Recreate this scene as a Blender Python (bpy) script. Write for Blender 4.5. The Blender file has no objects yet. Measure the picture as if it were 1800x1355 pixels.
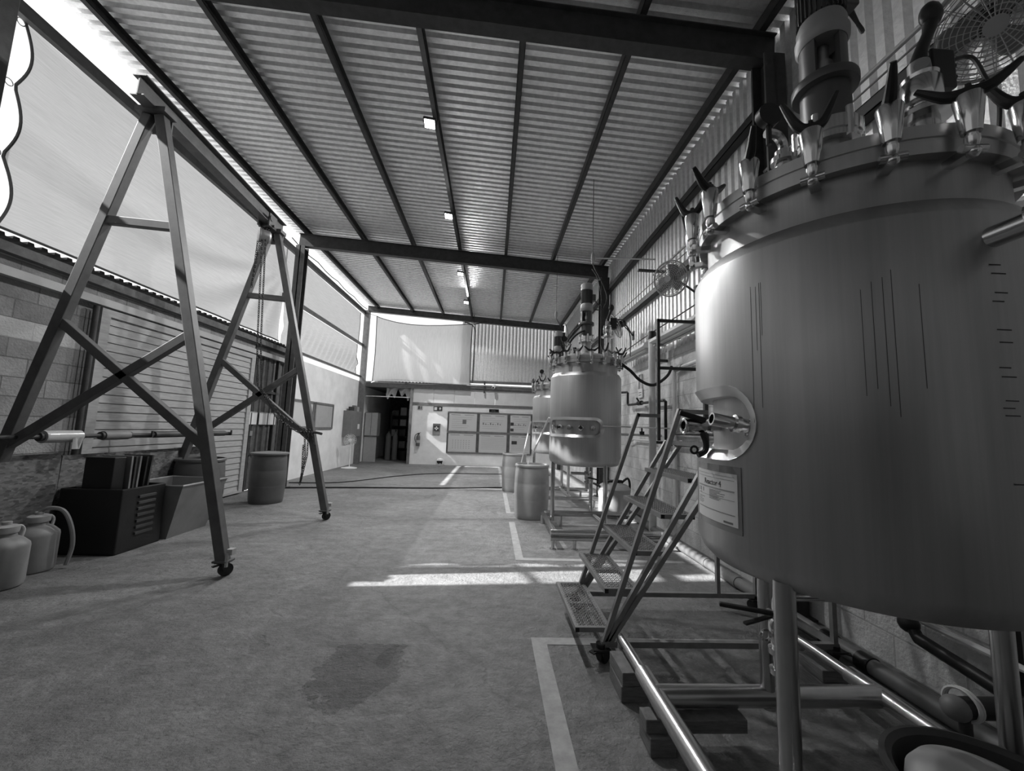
import bpy, bmesh, math, random
from mathutils import Vector, Matrix, Euler
random.seed(7)
SC = bpy.context.scene
COL = SC.collection
PI = math.pi

# ------------------------------------------------------------------ camera
F, VPX, VPY, SL, CH = 695.0, 865.0, 752.0, 0.040, 1.45
d = Vector(((VPX-900)/F, (VPY-677.5)/F, 1)).normalized()
a = Vector((1, SL, 0)); a.z = -(a.dot(d))/d.z; a.normalize()
u = a.cross(d)
if u.y > 0: u = -u
rot = Matrix(((a.x, -a.y, -a.z), (d.x, -d.y, -d.z), (u.x, -u.y, -u.z)))
cam_data = bpy.data.cameras.new('camera'); cam = bpy.data.objects.new('camera', cam_data); COL.objects.link(cam)
cam_data.sensor_fit = 'HORIZONTAL'; cam_data.sensor_width = 36; cam_data.lens = F/1800*36
cam_data.clip_start = .05; cam_data.clip_end = 300
cam.matrix_world = Matrix.Translation((0, 0, CH)) @ rot.to_4x4()
SC.camera = cam

# ------------------------------------------------------------------ world, sun, exposure
SUN, SKY, EXPO = 12.5, 1.0, 0.42
w = bpy.data.worlds.new('sky'); SC.world = w; w.use_nodes = True
bg = w.node_tree.nodes['Background']; bg.inputs[0].default_value = (1, 1, 1, 1); bg.inputs[1].default_value = SKY
sd = bpy.data.lights.new('sun', 'SUN'); sd.energy = SUN; sd.angle = math.radians(.6)
so = bpy.data.objects.new('sun', sd); COL.objects.link(so)
so.rotation_euler = Vector((1, .085, -.81)).to_track_quat('-Z', 'Y').to_euler()
so.location = (-20, 0, 20)
vs = SC.view_settings
vs.view_transform = 'Standard'; vs.look = 'None'; vs.gamma = 1; vs.use_curve_mapping = False; vs.exposure = EXPO

# ------------------------------------------------------------------ materials
def nt(name):
    m = bpy.data.materials.new(name); m.use_nodes = True
    t = m.node_tree; b = t.nodes['Principled BSDF']
    return m, t, b
def g(v): return (v, v, v, 1)
def mat(name, v, rough=.6, metal=0., var=.0, scale=8., stretch=(1, 1, 1), bump=0., bscale=60., spec=.5, coat=0.):
    m, t, b = nt(name)
    b.inputs['Base Color'].default_value = g(v); b.inputs['Roughness'].default_value = rough
    b.inputs['Metallic'].default_value = metal; b.inputs['Specular IOR Level'].default_value = spec
    b.inputs['Coat Weight'].default_value = coat
    L = t.links
    if var or bump:
        tc = t.nodes.new('ShaderNodeTexCoord'); mp = t.nodes.new('ShaderNodeMapping'); mp.inputs['Scale'].default_value = stretch
        L.new(tc.outputs['Object'], mp.inputs[0])
    if var:
        n = t.nodes.new('ShaderNodeTexNoise'); n.inputs['Scale'].default_value = scale; n.inputs['Detail'].default_value = 6; n.inputs['Roughness'].default_value = .65
        L.new(mp.outputs[0], n.inputs['Vector'])
        r = t.nodes.new('ShaderNodeValToRGB'); r.color_ramp.elements[0].position = .3; r.color_ramp.elements[1].position = .7
        r.color_ramp.elements[0].color = g(max(0, v*(1-var))); r.color_ramp.elements[1].color = g(min(1, v*(1+var)))
        L.new(n.outputs[0], r.inputs[0]); L.new(r.outputs[0], b.inputs['Base Color'])
    if bump:
        n2 = t.nodes.new('ShaderNodeTexNoise'); n2.inputs['Scale'].default_value = bscale; n2.inputs['Detail'].default_value = 4
        L.new(mp.outputs[0], n2.inputs['Vector'])
        bp = t.nodes.new('ShaderNodeBump'); bp.inputs['Strength'].default_value = bump; bp.inputs['Distance'].default_value = .01
        L.new(n2.outputs[0], bp.inputs['Height']); L.new(bp.outputs[0], b.inputs['Normal'])
    return m

def mat_floor():
    m, t, b = nt('worn_concrete'); L = t.links; N = t.nodes.new
    tc = N('ShaderNodeTexCoord')
    def noise(s, det=6, rough=.6, dist=0, vec=None):
        n = N('ShaderNodeTexNoise'); n.inputs['Scale'].default_value = s; n.inputs['Detail'].default_value = det
        n.inputs['Roughness'].default_value = rough; n.inputs['Distortion'].default_value = dist
        L.new(vec or tc.outputs['Object'], n.inputs['Vector']); return n
    def ramp(src, p0, c0, p1, c1):
        r = N('ShaderNodeValToRGB'); e = r.color_ramp.elements
        e[0].position = p0; e[0].color = g(c0); e[1].position = p1; e[1].color = g(c1); L.new(src, r.inputs[0]); return r
    def mult(x, y, f=1.):
        mx = N('ShaderNodeMix'); mx.data_type = 'RGBA'; mx.blend_type = 'MULTIPLY'; mx.inputs[0].default_value = f
        L.new(x, mx.inputs[6]); L.new(y, mx.inputs[7]); return mx.outputs[2]
    big = ramp(noise(.55, 8, .62, .6).outputs[0], .30, .145, .70, .30)
    fine = ramp(noise(9, 8, .75).outputs[0], .28, .58, .72, 1.25)
    spk = ramp(noise(70, 3, .6).outputs[0], .30, .75, .55, 1.0)
    c = mult(big.outputs[0], fine.outputs[0]); c = mult(c, spk.outputs[0], .6)
    # darker worn patches where the screed broke away
    pn = noise(1.15, 5, .55, .8); pr = ramp(pn.outputs[0], .655, 1., .675, .72); c = mult(c, pr.outputs[0])
    # one large patch where the top coat has broken up
    pm = N('ShaderNodeMapping'); pm.inputs['Location'].default_value = (.78*1.9, -2.52*1.5, 0); pm.inputs['Scale'].default_value = (1.9, 1.5, 1)
    L.new(tc.outputs['Object'], pm.inputs[0]); pl_ = N('ShaderNodeVectorMath'); pl_.operation = 'LENGTH'; L.new(pm.outputs[0], pl_.inputs[0])
    pa = N('ShaderNodeMath'); pa.operation = 'MULTIPLY_ADD'; L.new(noise(2.6, 7, .7).outputs[0], pa.inputs[0]); pa.inputs[1].default_value = 1.5; L.new(pl_.outputs['Value'], pa.inputs[2])
    pk = ramp(pa.outputs[0], .0, 1, 1, 0); pk.color_ramp.elements[0].position = .0
    gt = N('ShaderNodeMath'); gt.operation = 'LESS_THAN'; L.new(pa.outputs[0], gt.inputs[0]); gt.inputs[1].default_value = 1.22
    pc = ramp(gt.outputs[0], 0, 1., 1, .74); c = mult(c, pc.outputs[0])
    # scuffs: long streaks across the room
    mp = N('ShaderNodeMapping'); mp.inputs['Scale'].default_value = (.9, 2.6, 1); mp.inputs['Rotation'].default_value = (0, 0, .7); L.new(tc.outputs['Object'], mp.inputs[0])
    sc = ramp(noise(1.1, 9, .72, 1.2, mp.outputs[0]).outputs[0], .36, .66, .60, 1.12); c = mult(c, sc.outputs[0], .6)
    # cracks
    vo = N('ShaderNodeTexVoronoi'); vo.feature = 'DISTANCE_TO_EDGE'; vo.inputs['Scale'].default_value = .38
    wv = N('ShaderNodeMix'); wv.data_type = 'RGBA'; wv.blend_type = 'LINEAR_LIGHT'; wv.inputs[0].default_value = .35
    L.new(tc.outputs['Object'], wv.inputs[6]); L.new(noise(1.6, 6, .6).outputs['Color'], wv.inputs[7]); L.new(wv.outputs[2], vo.inputs['Vector'])
    cr = ramp(vo.outputs['Distance'], .0, .45, .006, 1.); c = mult(c, cr.outputs[0], .4)
    L.new(c, b.inputs['Base Color']); b.inputs['Roughness'].default_value = .62; b.inputs['Specular IOR Level'].default_value = .45
    bp = N('ShaderNodeBump'); bp.inputs['Strength'].default_value = 1.; bp.inputs['Distance'].default_value = .02
    ad = N('ShaderNodeMath'); ad.operation = 'ADD'; L.new(noise(26, 6, .65).outputs[0], ad.inputs[0]); L.new(pr.outputs[0], ad.inputs[1])
    gb = N('ShaderNodeMath'); gb.operation = 'MULTIPLY_ADD'; L.new(gt.outputs[0], gb.inputs[0]); L.new(noise(38, 5, .7).outputs[0], gb.inputs[1]); L.new(ad.outputs[0], gb.inputs[2])
    g2 = N('ShaderNodeMath'); g2.operation = 'MULTIPLY_ADD'; L.new(gt.outputs[0], g2.inputs[0]); g2.inputs[1].default_value = -.9; L.new(gb.outputs[0], g2.inputs[2])
    L.new(g2.outputs[0], bp.inputs['Height']); L.new(bp.outputs[0], b.inputs['Normal'])
    return m

def mat_block(name, v, mortar, band=None, var=.25):
    """concrete blocks laid in courses on a wall that runs along Y"""
    m, t, b = nt(name); L = t.links; N = t.nodes.new
    tc = N('ShaderNodeTexCoord'); sp = N('ShaderNodeSeparateXYZ'); L.new(tc.outputs['Object'], sp.inputs[0])
    cb = N('ShaderNodeCombineXYZ'); L.new(sp.outputs[1], cb.inputs[0]); L.new(sp.outputs[2], cb.inputs[1])
    br = N('ShaderNodeTexBrick'); L.new(cb.outputs[0], br.inputs['Vector'])
    br.inputs['Scale'].default_value = 1; br.inputs['Brick Width'].default_value = .40; br.inputs['Row Height'].default_value = .20
    br.inputs['Mortar Size'].default_value = .007; br.inputs['Mortar Smooth'].default_value = .3; br.inputs['Bias'].default_value = 0
    br.inputs['Color1'].default_value = g(v*(1-var)); br.inputs['Color2'].default_value = g(v*(1+var)); br.inputs['Mortar'].default_value = g(mortar)
    n = N('ShaderNodeTexNoise'); n.inputs['Scale'].default_value = 3.5; n.inputs['Detail'].default_value = 8; n.inputs['Roughness'].default_value = .7
    L.new(tc.outputs['Object'], n.inputs['Vector'])
    r = N('ShaderNodeValToRGB'); r.color_ramp.elements[0].position = .3; r.color_ramp.elements[0].color = g(.65); r.color_ramp.elements[1].position = .7; r.color_ramp.elements[1].color = g(1.15)
    L.new(n.outputs[0], r.inputs[0])
    mx = N('ShaderNodeMix'); mx.data_type = 'RGBA'; mx.blend_type = 'MULTIPLY'; mx.inputs[0].default_value = 1
    L.new(br.outputs['Color'], mx.inputs[6]); L.new(r.outputs[0], mx.inputs[7]); out = mx.outputs[2]
    if band:
        z0, z1, bv = band
        c1 = N('ShaderNodeMath'); c1.operation = 'GREATER_THAN'; L.new(sp.outputs[2], c1.inputs[0]); c1.inputs[1].default_value = z0
        c2 = N('ShaderNodeMath'); c2.operation = 'LESS_THAN'; L.new(sp.outputs[2], c2.inputs[0]); c2.inputs[1].default_value = z1
        mu = N('ShaderNodeMath'); mu.operation = 'MULTIPLY'; L.new(c1.outputs[0], mu.inputs[0]); L.new(c2.outputs[0], mu.inputs[1])
        m2 = N('ShaderNodeMix'); m2.data_type = 'RGBA'; L.new(mu.outputs[0], m2.inputs[0]); L.new(out, m2.inputs[6]); m2.inputs[7].default_value = g(bv); out = m2.outputs[2]
    L.new(out, b.inputs['Base Color']); b.inputs['Roughness'].default_value = .9
    bp = N('ShaderNodeBump'); bp.inputs['Strength'].default_value = .8; bp.inputs['Distance'].default_value = .01
    n3 = N('ShaderNodeTexNoise'); n3.inputs['Scale'].default_value = 45; L.new(tc.outputs['Object'], n3.inputs['Vector'])
    sb = N('ShaderNodeMath'); sb.operation = 'SUBTRACT'; L.new(n3.outputs[0], sb.inputs[0]); L.new(br.outputs['Fac'], sb.inputs[1])
    L.new(sb.outputs[0], bp.inputs['Height']); L.new(bp.outputs[0], b.inputs['Normal'])
    return m

def mat_net(name, trans, transl, diff, axis):
    """woven shade cloth: lets a little light straight through, glows with the light behind it"""
    m = bpy.data.materials.new(name); m.use_nodes = True; t = m.node_tree; L = t.links; N = t.nodes.new
    t.nodes.remove(t.nodes['Principled BSDF']); out = t.nodes['Material Output']
    tc = N('ShaderNodeTexCoord'); mp = N('ShaderNodeMapping'); L.new(tc.outputs['Object'], mp.inputs[0])
    mp.inputs['Scale'].default_value = (2, 2, 40) if axis == 'h' else (45, 45, 1.2)
    n = N('ShaderNodeTexNoise'); n.inputs['Scale'].default_value = 1.6; n.inputs['Detail'].default_value = 5; n.inputs['Roughness'].default_value = .7
    L.new(mp.outputs[0], n.inputs['Vector'])
    r = N('ShaderNodeValToRGB'); r.color_ramp.elements[0].position = .3; r.color_ramp.elements[1].position = .7
    r.color_ramp.elements[0].color = g(.78); r.color_ramp.elements[1].color = g(1.0); L.new(n.outputs[0], r.inputs[0])
    def sc(v):
        x = N('ShaderNodeMix'); x.data_type = 'RGBA'; x.blend_type = 'MULTIPLY'; x.inputs[0].default_value = 1
        x.inputs[6].default_value = g(v); L.new(r.outputs[0], x.inputs[7]); return x.outputs[2]
    tr = N('ShaderNodeBsdfTransparent'); tl = N('ShaderNodeBsdfTranslucent'); df = N('ShaderNodeBsdfDiffuse')
    L.new(sc(transl), tl.inputs[0]); L.new(sc(diff), df.inputs[0])
    ad = N('ShaderNodeAddShader'); L.new(tl.outputs[0], ad.inputs[0]); L.new(df.outputs[0], ad.inputs[1])
    mx = N('ShaderNodeMixShader'); mx.inputs[0].default_value = trans; L.new(ad.outputs[0], mx.inputs[1]); L.new(tr.outputs[0], mx.inputs[2])
    L.new(mx.outputs[0], out.inputs[0]); return m

def mat_steel(name, v, rough, streak=.25):
    m, t, b = nt(name); L = t.links; N = t.nodes.new
    tc = N('ShaderNodeTexCoord'); mp = N('ShaderNodeMapping'); mp.inputs['Scale'].default_value = (20, 20, .45); L.new(tc.outputs['Object'], mp.inputs[0])
    n = N('ShaderNodeTexNoise'); n.inputs['Scale'].default_value = 1.; n.inputs['Detail'].default_value = 6; n.inputs['Roughness'].default_value = .7; L.new(mp.outputs[0], n.inputs['Vector'])
    r = N('ShaderNodeValToRGB'); e = r.color_ramp.elements; e[0].position = .3; e[1].position = .68; e[0].color = g(v*(1-streak)); e[1].color = g(v*(1+streak*.5))
    L.new(n.outputs[0], r.inputs[0]); L.new(r.outputs[0], b.inputs['Base Color'])
    n2 = N('ShaderNodeTexNoise'); n2.inputs['Scale'].default_value = 2.2; n2.inputs['Detail'].default_value = 5; L.new(tc.outputs['Object'], n2.inputs['Vector'])
    mr = N('ShaderNodeMapRange'); mr.inputs[1].default_value = .3; mr.inputs[2].default_value = .7; mr.inputs[3].default_value = rough*.75; mr.inputs[4].default_value = rough*1.3
    L.new(n2.outputs[0], mr.inputs[0]); L.new(mr.outputs[0], b.inputs['Roughness']); b.inputs['Metallic'].default_value = .82
    bp = N('ShaderNodeBump'); bp.inputs['Strength'].default_value = .08; bp.inputs['Distance'].default_value = .01
    L.new(n2.outputs[0], bp.inputs['Height']); L.new(bp.outputs[0], b.inputs['Normal'])
    return m

def mat_emit(name, v, s):
    m, t, b = nt(name); b.inputs['Base Color'].default_value = g(v); b.inputs['Emission Color'].default_value = g(1); b.inputs['Emission Strength'].default_value = s; return m

def mat_osb():
    m, t, b = nt('strand_board'); L = t.links; N = t.nodes.new
    tc = N('ShaderNodeTexCoord'); vo = N('ShaderNodeTexVoronoi'); vo.inputs['Scale'].default_value = 26; vo.inputs['Randomness'].default_value = 1
    mp = N('ShaderNodeMapping'); mp.inputs['Scale'].default_value = (1, 1, 2.2); mp.inputs['Rotation'].default_value = (.6, 0, 0)
    L.new(tc.outputs['Object'], mp.inputs[0]); L.new(mp.outputs[0], vo.inputs['Vector'])
    r = N('ShaderNodeValToRGB'); r.color_ramp.elements[0].color = g(.07); r.color_ramp.elements[1].color = g(.25)
    L.new(vo.outputs['Color'], r.inputs[0]); L.new(r.outputs[0], b.inputs['Base Color']); b.inputs['Roughness'].default_value = .8
    return m

M = dict(
    floor=mat_floor(), ground=mat('outside_ground', .35, .95, var=.3, scale=1.5),
    roof=mat('galvanised_roof_underside', .88, .40, .7, var=.14, scale=14, bump=.5, bscale=90),
    wallsheet=mat('galvanised_wall_sheet', .88, .38, .35, var=.12, scale=18, bump=.35, bscale=70),
    block=mat_block('grey_block', .30, .20), blockR=mat_block('painted_block', .74, .58, var=.08),
    blockL=mat_block('left_block', .28, .18, band=(2.2, 2.4, .5)),
    plaster=mat('white_plaster', .82, .85, var=.1, scale=2.5, bump=.15, bscale=20),
    board=mat('pale_fibre_board', .72, .8, var=.06, scale=3),
    dark=mat('dark_painted_steel', .045, .55, .0, var=.35, scale=10),
    beam=mat('grey_painted_steel', .085, .5, .0, var=.3, scale=8),
    rail=mat('weathered_rail_steel', .16, .6, .0, var=.25, scale=9),
    gantry=mat('gantry_grey_paint', .095, .5, 0, var=.25, scale=7),
    black=mat('black_plastic', .008, .45, bump=.1), rubber=mat('black_rubber', .02, .7),
    darkgrey=mat('dark_grey_plastic', .05, .5, var=.2), grey=mat('grey_plastic', .20, .55, var=.12, scale=5),
    lgrey=mat('light_grey_plastic', .4, .5, var=.08), white=mat('white_enamel', .85, .4), dirtywhite=mat('dirty_white_plastic', .42, .5, var=.15, scale=6),
    drum=mat('blue_drum_plastic_grey', .36, .45, var=.1, scale=4), drumL=mat('dark_drum_plastic', .10, .45, var=.15, scale=4),
    jug=mat('translucent_jug_plastic', .24, .5, var=.12, scale=6),
    steel=mat_steel('brushed_stainless', .47, .41, .13), band=mat('satin_stainless_band', .72, .3, .85), chrome=mat('polished_stainless', .62, .18, 1.), tube=mat('stainless_tube', .5, .25, .95, var=.1),
    motor=mat('motor_paint', .09, .4, .2), motorL=mat('motor_cap_grey', .3, .45, .2), cast=mat('dark_cast_metal', .03, .45, .4),
    alu=mat('ladder_grey_paint', .24, .45, .3, var=.2), mesh=mat('expanded_metal', .32, .5, .4), zinc=mat('zinc_bright', .45, .4, .6, var=.15),
    wood=mat('rough_timber', .16, .85, var=.35, scale=6, stretch=(2, 2, 14), bump=.3), slat=mat('painted_slats', .36, .7, var=.18, scale=5, stretch=(1, 1, 8), bump=.1),
    osb=mat_osb(), paper=mat('white_paper', .72, .7), ink=mat('dark_ink', .05, .7), grime=mat('faded_print', .16, .7),
    sleeve=mat('clear_sleeve', .24, .25, coat=.6), film=mat('stretch_film', .45, .2, coat=.5), pipe=mat('grey_pipe', .17, .5, var=.2), lpipe=mat('pale_pipe', .68, .45, var=.12),
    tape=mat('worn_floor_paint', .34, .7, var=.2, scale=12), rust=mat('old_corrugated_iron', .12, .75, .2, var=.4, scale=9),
    gloss=mat('glossy_board', .62, .15, coat=.5), led=mat_emit('floodlight_panel', .9, 14), netL=mat_net('shade_cloth_left', .13, .068, .28, 'h'),
    netB=mat_net('shade_cloth_back', .08, .36, .35, 'v'), netN=mat_net('fill_cloth_left', .0, .082, .2, 'h'), netR=mat_net('fill_cloth_rear', .0, .07, .2, 'h'), hem=mat('dark_hem_tape', .05, .8), chain=mat('chain_steel', .09, .45, .6), rope=mat('grey_rope', .2, .9),
    stain=mat('dried_drip', .10, .5, .6), clockface=mat('black_display', .01, .2), red=mat('red_enamel_grey', .10, .35, coat=.4), bulb=mat('tube_glass', .75, .25),
)
# ------------------------------------------------------------------ mesh helpers
V = Vector
class MB:
    def __init__(s): s.v = []; s.f = []; s.off = V((0, 0, 0))
    def add(s, vs, fs):
        n = len(s.v); s.v += [V(p) for p in vs]; s.f += [tuple(i+n for i in f) for f in fs]; return s
    def box(s, c, sz, rot=None):
        c = V(c); x, y, z = [k/2 for k in sz]
        p = [V((i, j, k)) for k in (-z, z) for j in (-y, y) for i in (-x, x)]
        if rot is not None:
            R = rot if isinstance(rot, Matrix) else Euler(rot).to_matrix(); p = [R @ q for q in p]
        return s.add([q+c for q in p], [(0, 2, 3, 1), (4, 5, 7, 6), (0, 1, 5, 4), (2, 6, 7, 3), (0, 4, 6, 2), (1, 3, 7, 5)])
    def span(s, p, q):
        p, q = V(p), V(q); return s.box((p+q)/2, [abs(k) for k in (q-p)])
    def beam(s, p, q, w, h, up=(0, 0, 1)):
        p, q = V(p), V(q); dr = (q-p).normalized(); up = V(up)
        if abs(dr.dot(up)) > .98: up = V((0, 1, 0))
        sx = dr.cross(up).normalized(); sy = sx.cross(dr)
        vs = [b + sx*i*w/2 + sy*j*h/2 for b in (p, q) for i, j in ((-1, -1), (1, -1), (1, 1), (-1, 1))]
        return s.add(vs, [(3, 2, 1, 0), (4, 5, 6, 7), (0, 1, 5, 4), (1, 2, 6, 5), (2, 3, 7, 6), (3, 0, 4, 7)])
    def cyl(s, p, q, r0, r1=None, n=16):
        r1 = r0 if r1 is None else r1
        p, q = V(p), V(q); dr = (q-p).normalized(); t = V((0, 0, 1)) if abs(dr.z) < .9 else V((1, 0, 0))
        x = dr.cross(t).normalized(); y = dr.cross(x)
        vs = []
        for b, r in ((p, r0), (q, r1)):
            vs += [b + x*r*math.cos(2*PI*i/n) + y*r*math.sin(2*PI*i/n) for i in range(n)]
        fs = [(i, i+n, (i+1) % n+n, (i+1) % n) for i in range(n)] + [tuple(range(n)), tuple(range(2*n-1, n-1, -1))]
        return s.add(vs, fs)
    def tube(s, pts, r, n=8, closed=False, smooth=0):
        pts = [V(p) for p in pts]
        if smooth:
            q = []
            m = len(pts)
            for i in range(m if closed else m-1):
                p0, p1, p2, p3 = [pts[(i+k) % m] if closed else pts[min(max(i+k, 0), m-1)] for k in (-1, 0, 1, 2)]
                for j in range(smooth):
                    t = j/smooth
                    q.append(.5*((2*p1)+(p2-p0)*t+(2*p0-5*p1+4*p2-p3)*t*t+(3*p1-p0-3*p2+p3)*t**3))
            if not closed: q.append(pts[-1])
            pts = q
        m = len(pts); vs = []; prev = None
        for i, p in enumerate(pts):
            if closed: dr = (pts[(i+1) % m]-pts[i-1]).normalized()
            else: dr = (pts[min(i+1, m-1)]-pts[max(i-1, 0)]).normalized()
            if prev is None:
                t = V((0, 0, 1)) if abs(dr.z) < .9 else V((1, 0, 0)); x = dr.cross(t).normalized()
            else: x = (prev-dr*prev.dot(dr)).normalized()
            prev = x; y = dr.cross(x)
            rr = r if not isinstance(r, (list, tuple)) else r[min(int(i/max(1, smooth)), len(r)-2)] + (r[min(int(i/max(1, smooth)), len(r)-2)+1]-r[min(int(i/max(1, smooth)), len(r)-2)])*(i/max(1, smooth)-min(int(i/max(1, smooth)), len(r)-2))
            vs += [p + x*rr*math.cos(2*PI*k/n) + y*rr*math.sin(2*PI*k/n) for k in range(n)]
        fs = []
        for i in range(m if closed else m-1):
            j = (i+1) % m
            fs += [(i*n+k, j*n+k, j*n+(k+1) % n, i*n+(k+1) % n) for k in range(n)]
        if not closed: fs += [tuple(range(n)), tuple(range(m*n-1, (m-1)*n-1, -1))]
        return s.add(vs, fs)
    def lathe(s, prof, c=(0, 0, 0), n=48, ax=None, start=0., sweep=2*PI):
        """profile of (r, z) turned about z (or about the direction ax) through c"""
        c = V(c); Rm = V((0, 0, 1)).rotation_difference(V(ax)).to_matrix() if ax is not None else Matrix.Identity(3)
        m = len(prof); vs = []; idx = []
        for r, z in prof:
            if r < 1e-6: idx.append([len(vs)]*n); vs.append(c + Rm @ V((0, 0, z)))
            else:
                idx.append(list(range(len(vs), len(vs)+n)))
                vs += [c + Rm @ V((r*math.cos(2*PI*k/n), r*math.sin(2*PI*k/n), z)) for k in range(n)]
        fs = []
        for i in range(m-1):
            for k in range(n):
                q = [idx[i][k], idx[i][(k+1) % n], idx[i+1][(k+1) % n], idx[i+1][k]]
                o = []
                for e in q:
                    if e not in o: o.append(e)
                if len(o) > 2: fs.append(tuple(o))
        return s.add(vs, fs)
    def sph(s, c, r, n=16, sq=(1, 1, 1)):
        c = V(c); pr = [(r*math.sin(PI*i/(n//2)), -r*math.cos(PI*i/(n//2))) for i in range(n//2+1)]
        k = len(s.v); s.lathe(pr, (0, 0, 0), n)
        for i in range(k, len(s.v)): p = s.v[i]; s.v[i] = V((p.x*sq[0], p.y*sq[1], p.z*sq[2])) + c
        return s
    def torus(s, c, R, r, ax=(0, 0, 1), n=24, k=6, sx=1.):
        Rm = V((0, 0, 1)).rotation_difference(V(ax)).to_matrix(); c = V(c)
        return s.tube([c + Rm @ V((R*sx*math.cos(2*PI*i/n), R*math.sin(2*PI*i/n), 0)) for i in range(n)], r, k, True)
    def prism(s, poly, ex):
        """planar polygon (3-D points) extruded by the vector ex"""
        n = len(poly); ex = V(ex); vs = [V(p) for p in poly] + [V(p)+ex for p in poly]
        return s.add(vs, [tuple(range(n-1, -1, -1)), tuple(range(n, 2*n))] + [(i, (i+1) % n, (i+1) % n+n, i+n) for i in range(n)])
    def grid(s, fn, nu, nv):
        vs = [fn(i/nu, j/nv) for j in range(nv+1) for i in range(nu+1)]
        return s.add(vs, [(j*(nu+1)+i, j*(nu+1)+i+1, (j+1)*(nu+1)+i+1, (j+1)*(nu+1)+i) for j in range(nv) for i in range(nu)])
    def text(s, txt, size, o, ex, ey, depth=.0008, align='LEFT'):
        cu = bpy.data.curves.new('t', 'FONT'); cu.body = txt; cu.size = size; cu.align_x = align; cu.extrude = depth/2; cu.resolution_u = 3
        ob = bpy.data.objects.new('t', cu); COL.objects.link(ob)
        me = bpy.data.meshes.new_from_object(ob.evaluated_get(bpy.context.evaluated_depsgraph_get()))
        o, ex, ey = V(o), V(ex), V(ey); ez = ex.cross(ey)
        s.add([o+ex*q.co.x+ey*q.co.y+ez*q.co.z for q in me.vertices], [tuple(p.vertices) for p in me.polygons])
        bpy.data.objects.remove(ob); bpy.data.curves.remove(cu); bpy.data.meshes.remove(me); return s

ROOT = {}
def fix_normals(me):
    bm = bmesh.new(); bm.from_mesh(me); bmesh.ops.recalc_face_normals(bm, faces=bm.faces); bm.to_mesh(me); bm.free()
def build(name, mb, m, parent=None, smooth=35, bevel=0., local=False, recalc=True, label=None):
    off = V((0, 0, 0)) if (local or parent is None) else ROOT.get(parent.name, V((0, 0, 0)))
    me = bpy.data.meshes.new(name); me.from_pydata([p-off for p in mb.v], [], mb.f); me.update()
    if recalc: fix_normals(me)
    if smooth:
        for p in me.polygons: p.use_smooth = True
        me.set_sharp_from_angle(angle=math.radians(smooth))
    me.materials.append(m if not isinstance(m, str) else M[m])
    o = bpy.data.objects.new(name, me); COL.objects.link(o)
    if parent is not None:
        o.parent = parent; ROOT[o.name] = off if not local else ROOT.get(parent.name, V((0, 0, 0)))
    if bevel:
        b = o.modifiers.new('bevel', 'BEVEL'); b.width = bevel; b.segments = 2; b.limit_method = 'ANGLE'; b.angle_limit = math.radians(40)
    if label: o['label'] = label
    return o
def tag(o, label, cat, group=None, kind=None):
    o['label'] = label; o['category'] = cat
    if group: o['group'] = group
    if kind: o['kind'] = kind
    return o
def thing(name, label, cat, loc=(0, 0, 0), group=None):
    o = bpy.data.objects.new(name, None); COL.objects.link(o); o.location = loc; o.empty_display_size = .1
    ROOT[o.name] = V(loc); return tag(o, label, cat, group)
def one(name, mb, m, label, cat, group=None, **k):
    """a thing that is one mesh, its origin at the middle of its underside"""
    xs = [p.x for p in mb.v]; ys = [p.y for p in mb.v]; zs = [p.z for p in mb.v]
    c = V(((min(xs)+max(xs))/2, (min(ys)+max(ys))/2, min(zs)))
    mb.v = [p-c for p in mb.v]
    o = build(name, mb, m, None, **k); o.location = c; return tag(o, label, cat, group)
def struct(name, mb, m, label, cat='room', **k):
    o = build(name, mb, m, None, **k); return tag(o, label, cat, None, 'structure')
def copy_tree(o, parent=None):
    c = o.copy(); COL.objects.link(c)
    if parent is not None: c.parent = parent
    for ch in o.children: copy_tree(ch, c)
    return c
def corrugated(mb, p0, run, rise, pitch, depth, nrm, rib=.3, thick=.002, slope=.06):
    """trapezoid-rib sheet: starts at p0, ribs repeat along the vector run and each rib lies along rise; ribs stand out along nrm"""
    p0, run, rise, nrm = V(p0), V(run), V(rise), V(nrm).normalized()
    n = max(1, int(run.length/pitch)); e = run.normalized(); prof = []
    for i in range(n+1):
        b = i*pitch; sl = pitch*slope
        for q, h in ((0, 0), (pitch*(1-rib)-2*sl, 0), (pitch*(1-rib)-sl, depth), (pitch-sl, depth)):
            if b+q <= run.length+1e-6: prof.append((b+q, h))
    prof.append((run.length, prof[-1][1]))
    k = len(prof); vs = []
    for t in (0, thick):
        for r in (V((0, 0, 0)), rise): vs += [p0+e*x+nrm*(h+t)+r for x, h in prof]
    fs = []
    for i in range(k-1):
        fs.append((i, i+1, k+i+1, k+i)); fs.append((2*k+i, 3*k+i, 3*k+i+1, 2*k+i+1))
        fs.append((i, 2*k+i, 2*k+i+1, i+1)); fs.append((k+i, k+i+1, 3*k+i+1, 3*k+i))
    return mb.add(vs, fs)
# ------------------------------------------------------------------ the building
def zb(x): return 5.27 - .055*(x+1)          # underside of the sloping rafters
def roofz(x): return zb(x) + .43
XL, XR, B = -4.95, 2.66, 15.2
struct('floor', MB().span((XL-.05, -5, -.2), (XR+.1, 19.4, 0)), 'floor', 'worn grey concrete floor', 'floor')
struct('ground', MB().span((-60, -40, -.3), (60, 60, -.21)), 'ground', 'open ground outside the shed', 'ground')
mb = MB(); sl = V((7.60, 0, roofz(2.75)-roofz(-4.85)))
corrugated(mb, (-4.85, -4.8, roofz(-4.85)), (0, 19.75, 0), sl, .125, .062, (0.055, 0, 1), .36)
struct('ceiling', mb, 'roof', 'corrugated metal roof seen from below', 'roof', smooth=0, recalc=False)

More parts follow.
